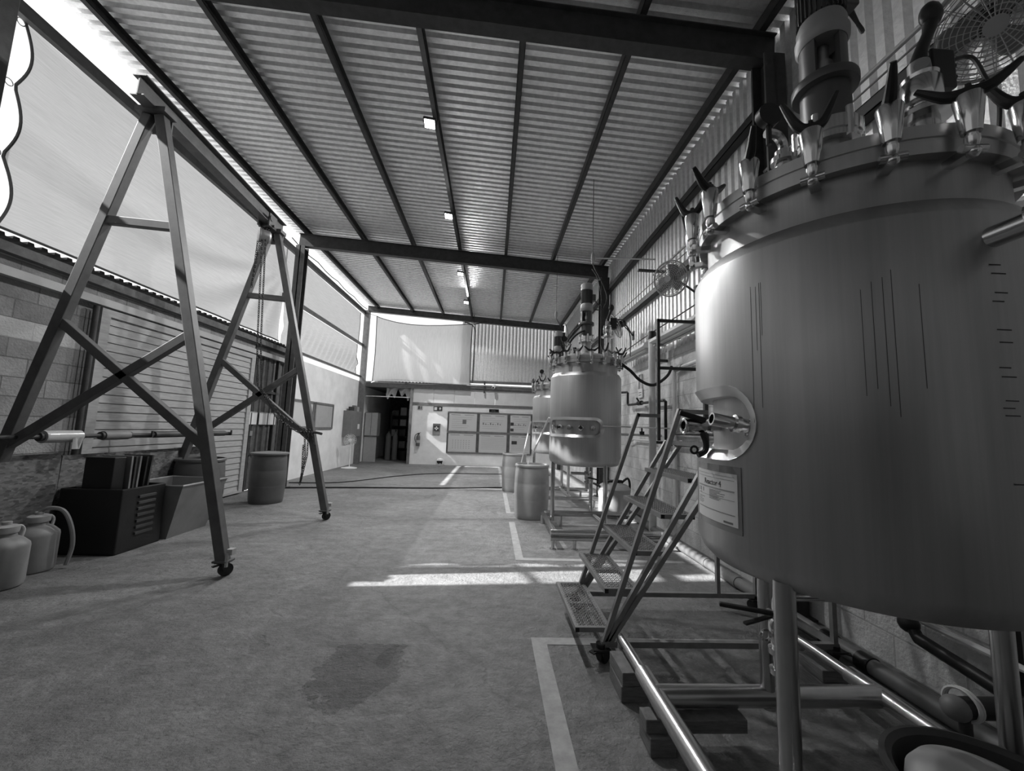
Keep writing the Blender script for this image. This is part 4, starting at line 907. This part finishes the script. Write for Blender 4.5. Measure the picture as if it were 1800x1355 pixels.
def hanging_socket(x, y, z, lab, top, tail):
    t = thing('hanging_socket', lab, 'socket', (x, y, z))
    build('plug', MB().lathe([(0, -.08), (.02, -.08), (.024, -.03), (.03, -.02), (.03, .07), (.02, .09), (0, .09)], (x, y, z), 16), 'lgrey', t)
    build('cord', MB().tube([(x, y, z+.09), (x, y, top)], .005, 5), 'dark', t)
    build('tail_cable', MB().tube([(x, y, z-.08)]+[V(q) for q in tail], .008, 6, smooth=5), 'dark', t)
hanging_socket(1.50, 6.0, 4.19, 'pale hanging plug above the middle reactor motor', 5.55, [(1.55, 6.0, 4.0), (1.68, 6.0, 3.75), (1.74, 6.02, 3.55), (1.66, 6.02, 3.38), (1.52, 6.0, 3.36)])
hanging_socket(1.36, 8.75, 4.05, 'pale hanging plug above the far reactor motor', 5.5, [(1.38, 8.75, 3.95), (1.46, 8.72, 3.8), (1.52, 8.72, 3.7)])
def strip_light(y0, y1, z, lab):
    t = thing('strip_light', lab, 'light', (2.45, (y0+y1)/2, z))
    mb = MB(); mb.prism([(2.38, y0, z+.0), (2.33, y0, z+.02), (2.36, y0, z+.08), (2.44, y0, z+.12), (2.56, y0, z+.12), (2.60, y0, z+.05), (2.60, y0, z)], (0, y1-y0, 0)); build('housing', mb, 'white', t, smooth=0)
    for x in (2.42, 2.53): build('tube_lamp', MB().cyl((x, y0+.06, z-.018), (x, y1-.06, z-.018), .014), 'bulb', t)
    for y in (y0+.04, y1-.04): build('lamp_holder', MB().span((2.39, y-.03, z-.035), (2.56, y+.03, z)), 'lgrey', t, smooth=0)
    build('wall_bracket', MB().span((2.56, y0+.3, z+.02), (2.66, y0+.34, z+.06)).span((2.56, y1-.34, z+.02), (2.66, y1-.3, z+.06)), 'dark', t, smooth=0)
strip_light(4.45, 5.80, 2.80, 'white strip light on the right wall, nearest of the two')
strip_light(6.05, 7.50, 2.80, 'white strip light on the right wall, farther of the two')
one('wall_cable', MB().tube([(2.5, 3.5, 3.12), (2.5, 5.0, 3.08), (2.5, 6.4, 3.05), (2.5, 7.9, 2.98)], .009, 6, smooth=5), 'dark', 'dark cable running along just over the strip lights', 'cable')
t = thing('vent_pipe', 'tall pale pipe with a dark cap standing by the ladder', 'pipe', (2.42, 5.9, 0))
build('pipe', MB().cyl((2.42, 5.9, 0), (2.42, 5.9, 2.95), .055, n=24), 'lpipe', t); build('cap', MB().lathe([(.056, 2.9), (.066, 2.9), (.066, 2.99), (.05, 3.02), (0, 3.02)], (2.42, 5.9, 0), 24), 'black', t)
[build('clamp_arm', MB().span((2.47, 5.88, q_), (2.66, 5.92, q_+.04)), 'dark', t, smooth=0) for q_ in (1.3, 2.55)]
t = thing('steam_pipe', 'black bent pipe with a valve on the block wall beside the middle reactor', 'pipe', (2.56, 6.7, 1.3))
build('pipe', MB().tube([(2.4, 7.62, 2.22), (2.56, 7.45, 2.22), (2.56, 7.4, 2.2), (2.56, 7.4, 2.0), (2.56, 7.36, 1.97), (2.56, 5.8, 1.95), (2.56, 5.75, 1.93), (2.56, 5.75, .9)], .022, 10), 'black', t)
build('valve', MB().cyl((2.56, 6.85, 1.97), (2.56, 6.7, 1.97), .04, n=14).cyl((2.56, 6.78, 1.97), (2.5, 6.78, 2.06), .015).cyl((2.42, 7.62, 2.22), (2.42, 7.5, 2.22), .05, n=14).lathe([(0, -.012), (.06, -.01), (.06, .01), (0, .012)], (2.32, 7.62, 2.22), 20, ax=(1, 0, 0)), 'cast', t)
t = thing('air_pipe', 'thin pipe with a small valve running to the middle reactor slot', 'pipe', (2.3, 6.2, 1.5))
build('pipe', MB().tube([(1.52, 5.44, 1.53), (1.9, 5.5, 1.53), (2.6, 5.6, 1.53)], .01, 8), 'chrome', t)
build('pipe', MB().tube([(1.9, 5.8, 1.42), (2.6, 6.0, 1.42)], .018, 8), 'lpipe', t)
build('valve', MB().box((2.25, 5.88, 1.45), (.06, .04, .05)).cyl((2.25, 5.88, 1.45), (2.25, 5.88, 1.53), .012).box((2.25, 5.88, 1.54), (.08, .03, .012)), 'cast', t)
t = thing('water_pipe', 'pale pipe run along the block wall below the strip lights', 'pipe', (2.6, 5, 2.3))
build('pipe', MB().tube([(2.6, 3.62, 2.42), (2.6, 5.5, 2.38), (2.6, 5.55, 2.36), (2.6, 5.55, .4)], .028, 10), 'lpipe', t)
build('coupling', MB().cyl((2.6, 5.5, 2.38), (2.6, 5.3, 2.385), .04, n=14).cyl((2.6, 4.4, 2.40), (2.6, 4.3, 2.40), .036, n=14), 'lgrey', t)
one('service_pipe', MB().tube([(2.6, 3.62, 1.46), (2.6, 5.7, 1.46)], .02, 8).tube([(2.6, 5.62, 1.30), (2.6, 4.9, 1.31)], .022, 8), 'dark', 'pair of dark horizontal pipes low on the block wall behind the ladder', 'pipe')
one('conduit_pipe', MB().cyl((2.63, 4.75, .3), (2.63, 4.75, 3.0), .012, n=8), 'dark', 'thin dark vertical conduit on the block wall right of the guard rail post', 'pipe')
one('conduit_pipe', MB().tube([(2.6, 6.25, .55), (2.6, 6.25, 1.25), (2.6, 6.3, 1.33), (2.6, 7.2, 1.33), (2.6, 7.45, 1.25), (2.6, 7.55, 1.1)], .016, 8), 'lpipe', 'bent pale conduit on the block wall beside the tall pipe', 'pipe')
t = thing('wall_notice', 'small white tag hanging by a cord on the block wall right of the middle reactor', 'tag', (2.6, 6.95, 2.1))
build('tag', MB().span((2.63, 6.86, 2.08), (2.65, 7.06, 2.24)), 'paper', t, smooth=0); build('cord', MB().tube([(2.64, 6.88, 2.24), (2.64, 6.9, 2.5), (2.64, 7.02, 2.5), (2.64, 7.04, 2.24)], .012, 6), 'lgrey', t)
build('printed_mark', MB().span((2.628, 6.90, 2.12), (2.63, 7.02, 2.135)).span((2.628, 6.90, 2.165), (2.63, 7.02, 2.18)), 'grime', t, smooth=0)
# drain line along the foot of the wall
t = thing('floor_pipe', 'long grey drain pipe lying along the foot of the right wall', 'pipe', (2.42, 3.6, 0))
build('pipe', MB().cyl((2.42, 7.2, .055), (2.42, 1.55, .055), .05, n=20), 'pipe', t)
for y in (5.1, 4.45, 3.9, 3.3, 2.83, 2.55): build('coupling', MB().cyl((2.42, y-.045, .056), (2.42, y+.045, .056), .056, n=20), 'pipe' if y > 3 else 'black', t)
t = thing('condensate_pipe', 'dark pipe dropping along the wall behind the nearest reactor', 'pipe', (2.5, 2, .2))
build('pipe', MB().tube([(2.5, 2.36, .75), (2.5, 2.36, .42), (2.5, 2.30, .33), (2.5, 1.3, .18)], .034, 12), 'black', t)
build('elbow', MB().sph((2.5, 2.35, .39), .052, 14).cyl((2.5, 2.36, .43), (2.5, 2.36, .47), .05, n=16).cyl((2.5, 1.72, .245), (2.5, 1.62, .23), .06, n=16), 'cast', t)
one('service_pipe', MB().tube([(2.6, 2.6, .40), (2.6, 1.2, .37)], .018, 8).cyl((2.6, 2.02, .36), (2.6, 1.96, .36), .028, n=12), 'lpipe', 'thin pale pipe on the wall just above the dark dropping pipe', 'pipe')
one('wall_strut', MB().span((2.6, 1.93, .05), (2.63, 1.99, .62)).span((2.6, 1.83, .05), (2.63, 1.88, .62)), 'dark', 'dark twin uprights on the wall behind the nearest reactor leg', 'bracket', smooth=0)
t = thing('valve_ball', 'round dark ball valve with a pale strap by the foot of the right wall', 'valve', (2.1, 1.74, .2))
build('body', MB().sph((2.06, 1.76, .31), .05, 20), 'pipe', t); build('strap', MB().torus((2.10, 1.77, .32), .062, .007, (1, .2, 0), 24, 6).torus((2.115, 1.77, .32), .062, .006, (1, .2, 0), 24, 6), 'lpipe', t)
build('outlet_pipe', MB().tube([(2.08, 1.76, .31), (2.25, 1.74, .32), (2.48, 1.7, .33)], .042, 12), 'black', t); build('stand', MB().cyl((2.1, 1.76, 0), (2.1, 1.76, .28), .022, n=12), 'dark', t)
# tub of the foreground
t = thing('rubber_tub', 'wide dark tub under the nearest reactor with a domed pale lid inside it', 'tub', (1.625, 1.25, 0))
build('tub', MB().lathe([(0, 0), (.23, 0), (.28, .35), (.302, .365), (.302, .385), (.285, .39), (.268, .375), (.215, .02), (0, .02)], n=56), 'darkgrey', t, local=True)
t = thing('domed_lid', 'pale domed plastic lid sitting inside the dark tub', 'lid', (1.565, 1.27, .02))
build('dome', MB().lathe([(.14, 0), (.185, .31), (.18, .355), (.155, .39), (.10, .41), (0, .42)], n=48), 'lgrey', t, local=True)
t = thing('round_canister', 'squat pale canister with a coiled hose on top, behind the ladder', 'container', (2.18, 7.0, 0))
build('body', MB().lathe([(0, 0), (.25, 0), (.27, .03), (.265, .3), (.28, .42), (.285, .47), (.24, .53), (.2, .55), (0, .56)], n=40), 'lgrey', t, local=True)
build('top_hose', MB().torus((0, -.02, .59), .13, .022, (0, .2, 1), 28, 8).tube([(.1, -.1, .58), (.2, -.12, .66), (.26, -.06, .55), (.25, -.05, .4)], .02, 8, smooth=4), 'rubber', t, local=True)
build('side_spout', MB().tube([(-.26, -.05, .5), (-.36, -.05, .55), (-.45, .0, .56)], .02, 8).box((-.42, .02, .62), (.09, .07, .09)), 'dark', t, local=True)
for b_, tp, l in (((.55, 8.98, 0), (.845, 8.68, 1.62), 'thin pale pole leaning on the far reactor'), ((.64, 6.86, .86), (.88, 6.14, 1.64), 'thin pole standing on the nearer drum and leaning on the middle reactor')):
    one('leaning_pole', MB().cyl(b_, tp, .014, n=10), 'lpipe', l, 'pole')

# ------------------------------------------------------------------ roof: floodlights
FLOOD = {4.97: 52, 7.31: 62, 10.2: 78, 12.6: 95}
for y, l in ((4.97, 'floodlight on the middle purlin nearest the camera, square and bright'), (7.31, 'second floodlight along the middle purlin'), (10.2, 'third floodlight along the middle purlin, past the middle rafter'), (12.6, 'farthest floodlight along the middle purlin')):
    x = -1.0; z = 5.50
    t = thing('floodlight', l, 'light', (x, y, z)); tilt = Euler((-.3, .12, 0)).to_matrix()
    R_ = lambda p: V((x, y, z)) + tilt @ V(p)
    build('housing', MB().box((x, y, z), (.17, .15, .035), tilt), 'dark', t, smooth=0, bevel=.006)
    build('panel', MB().box(R_((0, 0, -.02)), (.135, .115, .006), tilt), 'led', t, smooth=0)
    la = bpy.data.lights.new('floodlight_beam', 'AREA'); la.shape = 'RECTANGLE'; la.size, la.size_y = .135, .115; la.energy = FLOOD[y]; la.spread = PI*(.9 if y < 12 else 1)
    lo = bpy.data.objects.new('floodlight_beam', la); COL.objects.link(lo); lo.parent = t; lo.matrix_parent_inverse = Matrix.Identity(4)
    lo.matrix_local = Matrix.Translation(R_((0, 0, -.028)) - V((x, y, z))) @ tilt.to_4x4()
    build('bracket', MB().beam(R_((-.09, 0, 0)), R_((-.09, 0, .09)), .006, .025).beam(R_((.09, 0, 0)), R_((.09, 0, .09)), .006, .025).beam(R_((-.09, 0, .09)), R_((.09, 0, .09)), .025, .006), 'dark', t, smooth=0)
    build('cord', MB().tube([(x+.08, y+.05, z+.02), (x+.14, y-.1, z+.03), (x+.1, y-.2, z+.1)], .005, 5, smooth=3), 'dark', t)

# ------------------------------------------------------------------ floor: painted lines, hoses
def line(p, lab): return one('floor_line', MB().prism([(x, y, .0005) for x, y in p], (0, 0, .0022)), 'tape', lab, 'line', smooth=0)
line([(.33, 1.1), (.43, 1.1), (.43, 2.84), (2.3, 2.84), (2.3, 2.93), (.33, 2.93)], 'painted floor line with a corner, nearest the camera')
line([(.32, 4.56), (2.25, 4.56), (2.25, 4.64), (.41, 4.64), (.41, 6.35), (.32, 6.35)], 'painted floor line with a corner in front of the middle reactor')
line([(.30, 6.98), (2.25, 6.98), (2.25, 7.06), (.38, 7.06), (.38, 9.1), (.30, 9.1)], 'painted floor line with a corner behind the nearer right drum')
one('floor_hose', MB().tube([(-4.4, 8.95, .016), (-2.8, 9.26, .016), (-1.4, 9.45, .016), (.1, 9.8, .016), (1.0, 10.0, .016), (1.9, 10.2, .016)], .016, 8, smooth=5), 'rubber', 'thick black hose lying straight across the floor', 'hose')
one('floor_hose', MB().tube([(-4.7, 9.7, .012), (-3.6, 10.0, .012), (-2.6, 11.5, .012), (-1.6, 12.4, .012), (-.3, 12.6, .012), (1.2, 12.8, .012), (1.9, 12.8, .012)], .012, 8, smooth=5), 'rubber', 'thin black hose wandering across the floor near the back wall', 'hose')

# ------------------------------------------------------------------ left far wall
def framed(y0, y1, z0, z1, m, lab):
    t = thing('framed_board', lab, 'board', (-4.93, (y0+y1)/2, z0)); x = -4.945
    build('panel', MB().span((x, y0, z0), (x+.012, y1, z1)), m, t, smooth=0)
    mb = MB(); f = .05
    for a_, b_ in (((y0-.02, z0-.03), (y1+.02, z0+f-.02)), ((y0-.02, z1-f+.02), (y1+.02, z1+.03)), ((y0-.03, z0), (y0+f-.02, z1)), ((y1-f+.02, z0), (y1+.03, z1))): mb.span((x, a_[0], a_[1]), (x+.03, b_[0], b_[1]))
    build('frame', mb, 'rail', t, smooth=0); return t
framed(9.85, 11.15, 1.29, 1.97, 'gloss', 'framed glossy board on the white left wall, nearest the column')
framed(11.28, 12.5, 1.27, 1.97, 'lgrey', 'plain framed board on the white left wall, right of the glossy one')
t = thing('electric_cabinet', 'grey two-door electric cabinet on the white left wall', 'cabinet', (-4.82, 13.95, .98))
build('case', MB().span((-4.945, 13.42, .98), (-4.70, 14.5, 1.86)), 'grey', t, smooth=0, bevel=.008)
for y0, y1 in ((13.45, 13.95), (13.97, 14.47)): build('door', MB().span((-4.70, y0, 1.0), (-4.685, y1, 1.84)), 'grey', t, smooth=0, bevel=.004)
build('warning_label', MB().span((-4.684, 14.1, 1.25), (-4.681, 14.3, 1.42)), 'paper', t, smooth=0)
for i, (y, sx, h, m, l) in enumerate(((13.75, .12, .14, 'dark', 'dark box lying on top of the electric cabinet'), (14.05, .1, .2, 'grey', 'grey can standing on the electric cabinet'), (14.3, .12, .16, 'lgrey', 'pale box on the far end of the electric cabinet'))):
    one('small_box', MB().box((-4.82, y, 1.86+h/2), (sx, .2, h)), m, l, 'box', smooth=0, bevel=.01)
t = thing('pedestal_fan', 'white pedestal fan standing before the white left wall', 'fan', (-4.55, 13.2, 0))
c = V((-4.55, 13.1, .9)); mb = MB()
build('base', MB().lathe([(0, 0), (.24, 0), (.24, .02), (.05, .05), (0, .05)], (-4.55, 13.2, 0), 32), 'white', t)
build('pole', MB().cyl((-4.55, 13.2, .04), (-4.55, 13.2, .85), .016, n=12), 'white', t)
for r in (.05, .1, .15, .19): mb.torus(c, r, .004, (.5, -1, .1), 28, 4)
for k in range(16): mb.tube([c, c + V((0, 0, 1)).rotation_difference(V((.5, -1, .1))).to_matrix() @ V((.19*math.cos(k*PI/8), .19*math.sin(k*PI/8), 0))], .003, 4)
build('cage', mb, 'white', t, smooth=0); build('motor_housing', MB().lathe([(0, -.15), (.05, -.13), (.06, -.02), (0, 0)], c, 20, ax=(.5, -1, .1)), 'white', t)
bl = MB(); Rm = V((0, 0, 1)).rotation_difference(V((.5, -1, .1))).to_matrix()
for k in range(3): bl.grid(lambda s, q: c + Rm @ V(((.03+.13*s)*math.cos(2*PI*k/3+(q-.5)*1.0), (.03+.13*s)*math.sin(2*PI*k/3+(q-.5)*1.0), -.02+.03*(q-.5))), 5, 5)
b = build('blades', bl, 'lgrey', t, recalc=False); b.modifiers.new('thick', 'SOLIDIFY').thickness = .003

# ------------------------------------------------------------------ back wall
def wall_item(name, lab, cat, x0, x1, z0, z1, m, dp=.03, bevel=.004):
    t = thing(name, lab, cat, ((x0+x1)/2, B, z0)); build('panel', MB().span((x0, B-dp, z0), (x1, B, z1)), m, t, smooth=0, bevel=bevel); return t
t = thing('notice_board', 'large notice board with framed charts on the white back wall', 'board', (-.1, B, .48))
build('backing', MB().span((-1.70, B-.02, .46), (1.50, B, 2.0)), 'board', t, smooth=0)
def frames(x0, x1, z0, z1, k):
    s = build('chart', MB().span((x0, B-.026, z0), (x1, B-.02, z1)), 'gloss', t, smooth=0)
    mb = MB(); w_ = x1-x0; h = z1-z0
    random.seed(k)
    mb.span((x0+.05*w_, B-.028, z1-.09*h), (x0+.4*w_, B-.0262, z1-.065*h)); mb.span((x0+.55*w_, B-.028, z1-.09*h), (x0+.9*w_, B-.0262, z1-.065*h))
    if k in (0, 1):
        for i in range(6): z = z1-(.22+.12*i)*h; mb.span((x0+.08*w_, B-.028, z), (x0+random.uniform(.5, .92)*w_, B-.0262, z+.008*h))
        if k == 0: mb.span((x0+.48*w_, B-.0285, z1-.6*h), (x0+.62*w_, B-.0262, z1-.35*h))
        else:
            for i in range(8): mb.span((x0+(.1+.09*i)*w_, B-.0285, z1-.6*h), (x0+(.14+.09*i)*w_, B-.0262, z1-(.48+.05*(i % 3))*h))
    elif k == 2:
        for i in range(5):
            for j in range(7): mb.span((x0+(.14+.1*j)*w_, B-.0285, z0+(.16+.11*i)*h), (x0+(.165+.1*j)*w_, B-.0262, z0+(.19+.11*i)*h))
    else:
        for i in range(9): z = z1-(.2+.08*i)*h; mb.span((x0+.06*w_, B-.028, z), (x0+.94*w_, B-.0262, z+.006*h))
    build('printed_lines', mb, 'grime', s, smooth=0)
cols = ((-1.62, -.60), (-.46, .56), (.72, 1.46)); rows = ((1.30, 1.95), (.54, 1.19))
k = 0
for r in rows:
    for cc in cols: frames(cc[0], cc[1], r[0], r[1], k if k < 2 else (k-1)); k += 1
for x0, x1, z0, z1 in ((-1.70, -1.64, .46, 2.0), (-.59, -.48, .46, 2.0), (.57, .68, .46, 2.0), (1.47, 1.53, .46, 2.0)): build('frame_upright', MB().span((x0, B-.04, z0), (x1, B, z1)), 'beam', t, smooth=0)
for z0, z1 in ((.45, .51), (1.21, 1.29), (1.97, 2.02)): build('frame_rail', MB().span((-1.70, B-.042, z0), (1.53, B, z1)), 'rail', t, smooth=0)
for i, (x, z, h) in enumerate(((.76, 1.62, .12), (.76, 1.40, .1), (.82, .92, .12))): build('dark_card', MB().span((x-.06, B-.034, z-h/2), (x+(.06 if i < 2 else .14), B-.026, z+h/2)), 'dark', t, smooth=0)
t = wall_item('digital_clock', 'black digital clock above the notice board', 'clock', -.14, .23, 2.05, 2.16, 'clockface', .05)
build('digits', MB().text('12:26', .075, (-.06, B-.0515, 2.075), (1, 0, 0), (0, 0, 1), .002), 'grime', t, smooth=0)
t = thing('fire_extinguisher', 'fire extinguisher hanging on the white back wall by the storeroom', 'extinguisher', (-2.76, B-.08, .68))
build('cylinder', MB().lathe([(0, .68), (.065, .68), (.072, .70), (.072, 1.02), (.05, 1.08), (.02, 1.1), (.02, 1.13), (0, 1.13)], (-2.75, B-.09, 0), 24), 'red', t)
build('valve', MB().span((-2.79, B-.11, 1.12), (-2.70, B-.07, 1.16)).beam((-2.76, B-.09, 1.16), (-2.66, B-.09, 1.19), .02, .012), 'cast', t, smooth=0)
build('hose', MB().tube([(-2.79, B-.09, 1.13), (-2.86, B-.09, 1.08), (-2.88, B-.09, .95), (-2.83, B-.09, .82)], .012, 8, smooth=4), 'rubber', t)
build('band', MB().lathe([(.0735, .80), (.0735, .90)], (-2.75, B-.09, 0), 24), 'lgrey', t); build('hanger', MB().span((-2.77, B-.03, 1.0), (-2.73, B, 1.12)), 'dark', t, smooth=0)
t = wall_item('first_aid_sign', 'grey first aid sign with a white cross on the back wall', 'sign', -2.24, -1.96, 1.12, 1.54, 'grey')
build('panel', MB().span((-2.20, B-.034, 1.26), (-2.0, B-.03, 1.46)), 'dark', t, smooth=0)
build('white_cross', MB().span((-2.17, B-.037, 1.34), (-2.03, B-.034, 1.385)).span((-2.122, B-.037, 1.295), (-2.078, B-.034, 1.43)), 'white', t, smooth=0)
t = wall_item('exit_sign', 'dark emergency exit sign with a pale running figure and arrow', 'sign', -2.25, -1.92, 2.02, 2.19, 'dark', .02)
build('pictogram', MB().span((-2.22, B-.023, 2.05), (-2.12, B-.02, 2.16)).beam((-2.06, B-.0215, 2.105), (-1.95, B-.0215, 2.105), .02, .003).span((-2.02, B-.023, 2.06), (-1.99, B-.02, 2.15)), 'white', t, smooth=0)
t = wall_item('safety_sign', 'small safety sign with a dark symbol by the storeroom post', 'sign', -2.86, -2.66, 2.04, 2.2, 'lgrey', .02)
build('symbol', MB().span((-2.83, B-.023, 2.06), (-2.77, B-.02, 2.18)).span((-2.74, B-.023, 2.07), (-2.70, B-.02, 2.17)), 'dark', t, smooth=0)
t = thing('floor_box', 'small white box with dark vents on the floor at the back wall', 'box', (-1.88, B-.13, 0))
build('shell', MB().lathe([(0, 0), (.13, 0), (.15, .05), (.15, .17), (.11, .25), (0, .27)], (-1.88, B-.16, 0), 8), 'white', t, smooth=0)
build('vent', MB().prism([(-1.99, B-.31, .18), (-1.77, B-.31, .18), (-1.80, B-.31, .06), (-1.86, B-.31, .10), (-1.90, B-.31, .06), (-1.97, B-.31, .10)], (0, .04, 0)), 'black', t, smooth=0)
t = thing('security_camera', 'small white security camera under the high back sheet', 'camera', (.03, 15.0, 2.95))
build('body', MB().lathe([(0, -.1), (.05, -.09), (.06, 0), (.055, .08), (0, .09)], (.0, 14.92, 2.98), 20, ax=(-.2, -1, -.3)), 'white', t); build('lens', MB().cyl((-.02, 14.83, 2.955), (-.025, 14.815, 2.95), .035, n=16), 'black', t); build('mount', MB().box((.03, 15.0, 3.06), (.1, .06, .06)), 'white', t, smooth=0)
one('utility_pipe', MB().tube([(-4.6, 15.0, 2.98), (-4.2, 15.0, 3.10), (-3.4, 15.0, 3.13), (-2.6, 15.0, 3.08), (-1.4, 15.0, 3.06), (2.5, 15.0, 3.02)], .022, 8, smooth=5), 'lpipe', 'pale pipe curving along under the back net', 'pipe')
one('cable', MB().tube([(-1.2, 14.72, 5.40), (-.9, 14.75, 5.3), (-.78, 14.8, 5.0), (-.8, 14.9, 4.2), (-.82, 14.95, 3.2)], .02, 6, smooth=5), 'dark', 'dark cable hanging down beside the edge of the back net', 'cable')
one('dark_strut', MB().beam((-.85, 14.72, 5.32), (-.35, 14.72, 5.46), .03, .03).beam((-.85, 14.72, 5.32), (-.85, 14.72, 5.7), .03, .03), 'dark', 'dark bracket at the top corner of the back net', 'bracket', smooth=0)
for x in (-.35, 1.75): one('sheet_hanger', MB().span((x-.03, 15.02, 2.75), (x+.03, 15.045, 3.2)), 'dark', 'dark hanger under the high back sheet, ' + ('left one' if x < 0 else 'right one behind the reactors'), 'bracket', smooth=0)

# ------------------------------------------------------------------ storeroom
t = thing('store_shelf', 'dark shelf rack full of goods inside the storeroom', 'shelf', (-3.6, 17.6, 0))
for x in (-4.35, -3.35): 
    for y in (17.4, 17.8): build('upright', MB().span((x-.02, y-.02, 0), (x+.02, y+.02, 2.0)), 'dark', t, smooth=0)
for z in (.45, .95, 1.4, 1.85): build('shelf_board', MB().span((-4.4, 17.38, z-.02), (-3.3, 17.82, z)), 'dark', t, smooth=0)
random.seed(3)
nm = ('on the top shelf', 'on the third shelf', 'on the second shelf', 'on the bottom shelf'); cl = ('left', 'middle', 'right')
for zi, z in enumerate((1.85, 1.4, .95, .45)):
    for i in range(3):
        h = random.uniform(.18, .36); x = -4.2+.34*i
        l = 'box %s of the storeroom rack, %s' % (nm[zi], cl[i])
        one('stored_box', MB().box((x, 17.55, z+h/2), (.26, .28, h)), random.choice(('dark', 'rust', 'grey', 'lgrey')), random.choice(('plain ', 'small '))+l, 'box', 'boxes on the storeroom rack', smooth=0, bevel=.01)
for x, y, l in ((-4.25, 16.7, 'gas cylinder in the storeroom, left one'), (-4.0, 16.8, 'gas cylinder in the storeroom, right one')):
    t = thing('gas_cylinder', l, 'cylinder', (x, y, 0)); build('body', MB().lathe([(0, 0), (.105, 0), (.11, .03), (.11, .95), (.08, 1.05), (.03, 1.1), (.03, 1.15), (0, 1.15)], n=24), 'grey', t, local=True); build('valve', MB().cyl((0, 0, 1.15), (0, 0, 1.24), .02).cyl((-.04, 0, 1.2), (.05, 0, 1.2), .015), 'cast', t, local=True)
one('dark_bin', MB().lathe([(0, 0), (.24, 0), (.28, .38), (.26, .38), (.22, .02), (0, .02)], (-3.6, 16.9, 0), 24), 'black', 'dark round bin on the storeroom floor', 'bin')
t = thing('wall_cupboard', 'pale two-door cupboard inside the storeroom opening', 'cupboard', (-4.68, 15.75, 1.0))
build('case', MB().span((-4.92, 15.6, .98), (-4.42, 15.95, 1.88)), 'grey', t, smooth=0)
for x0, x1 in ((-4.9, -4.68), (-4.66, -4.44)): build('door', MB().span((x0, 15.585, 1.0), (x1, 15.6, 1.86)), 'lgrey', t, smooth=0)
one('low_partition', MB().span((-4.92, 15.65, 0), (-4.45, 15.7, .95)), 'lgrey', 'pale low partition under the storeroom cupboard', 'partition', smooth=0)
one('hanging_sheet', MB().grid(lambda s, q: V((-4.1+.95*s, 15.32+.04*math.sin(14*s+4*q), 2.84-(.26+.10*math.sin(9*s)+.12*math.sin(23*s))*q)), 30, 8), 'film', 'crumpled plastic sheet hanging at the top of the storeroom opening', 'sheet', recalc=False)
one('opening_rail', MB().span((-4.85, 15.25, 2.48), (-3.08, 15.28, 2.51)), 'lpipe', 'thin pale rail across the storeroom opening', 'rail', smooth=0)
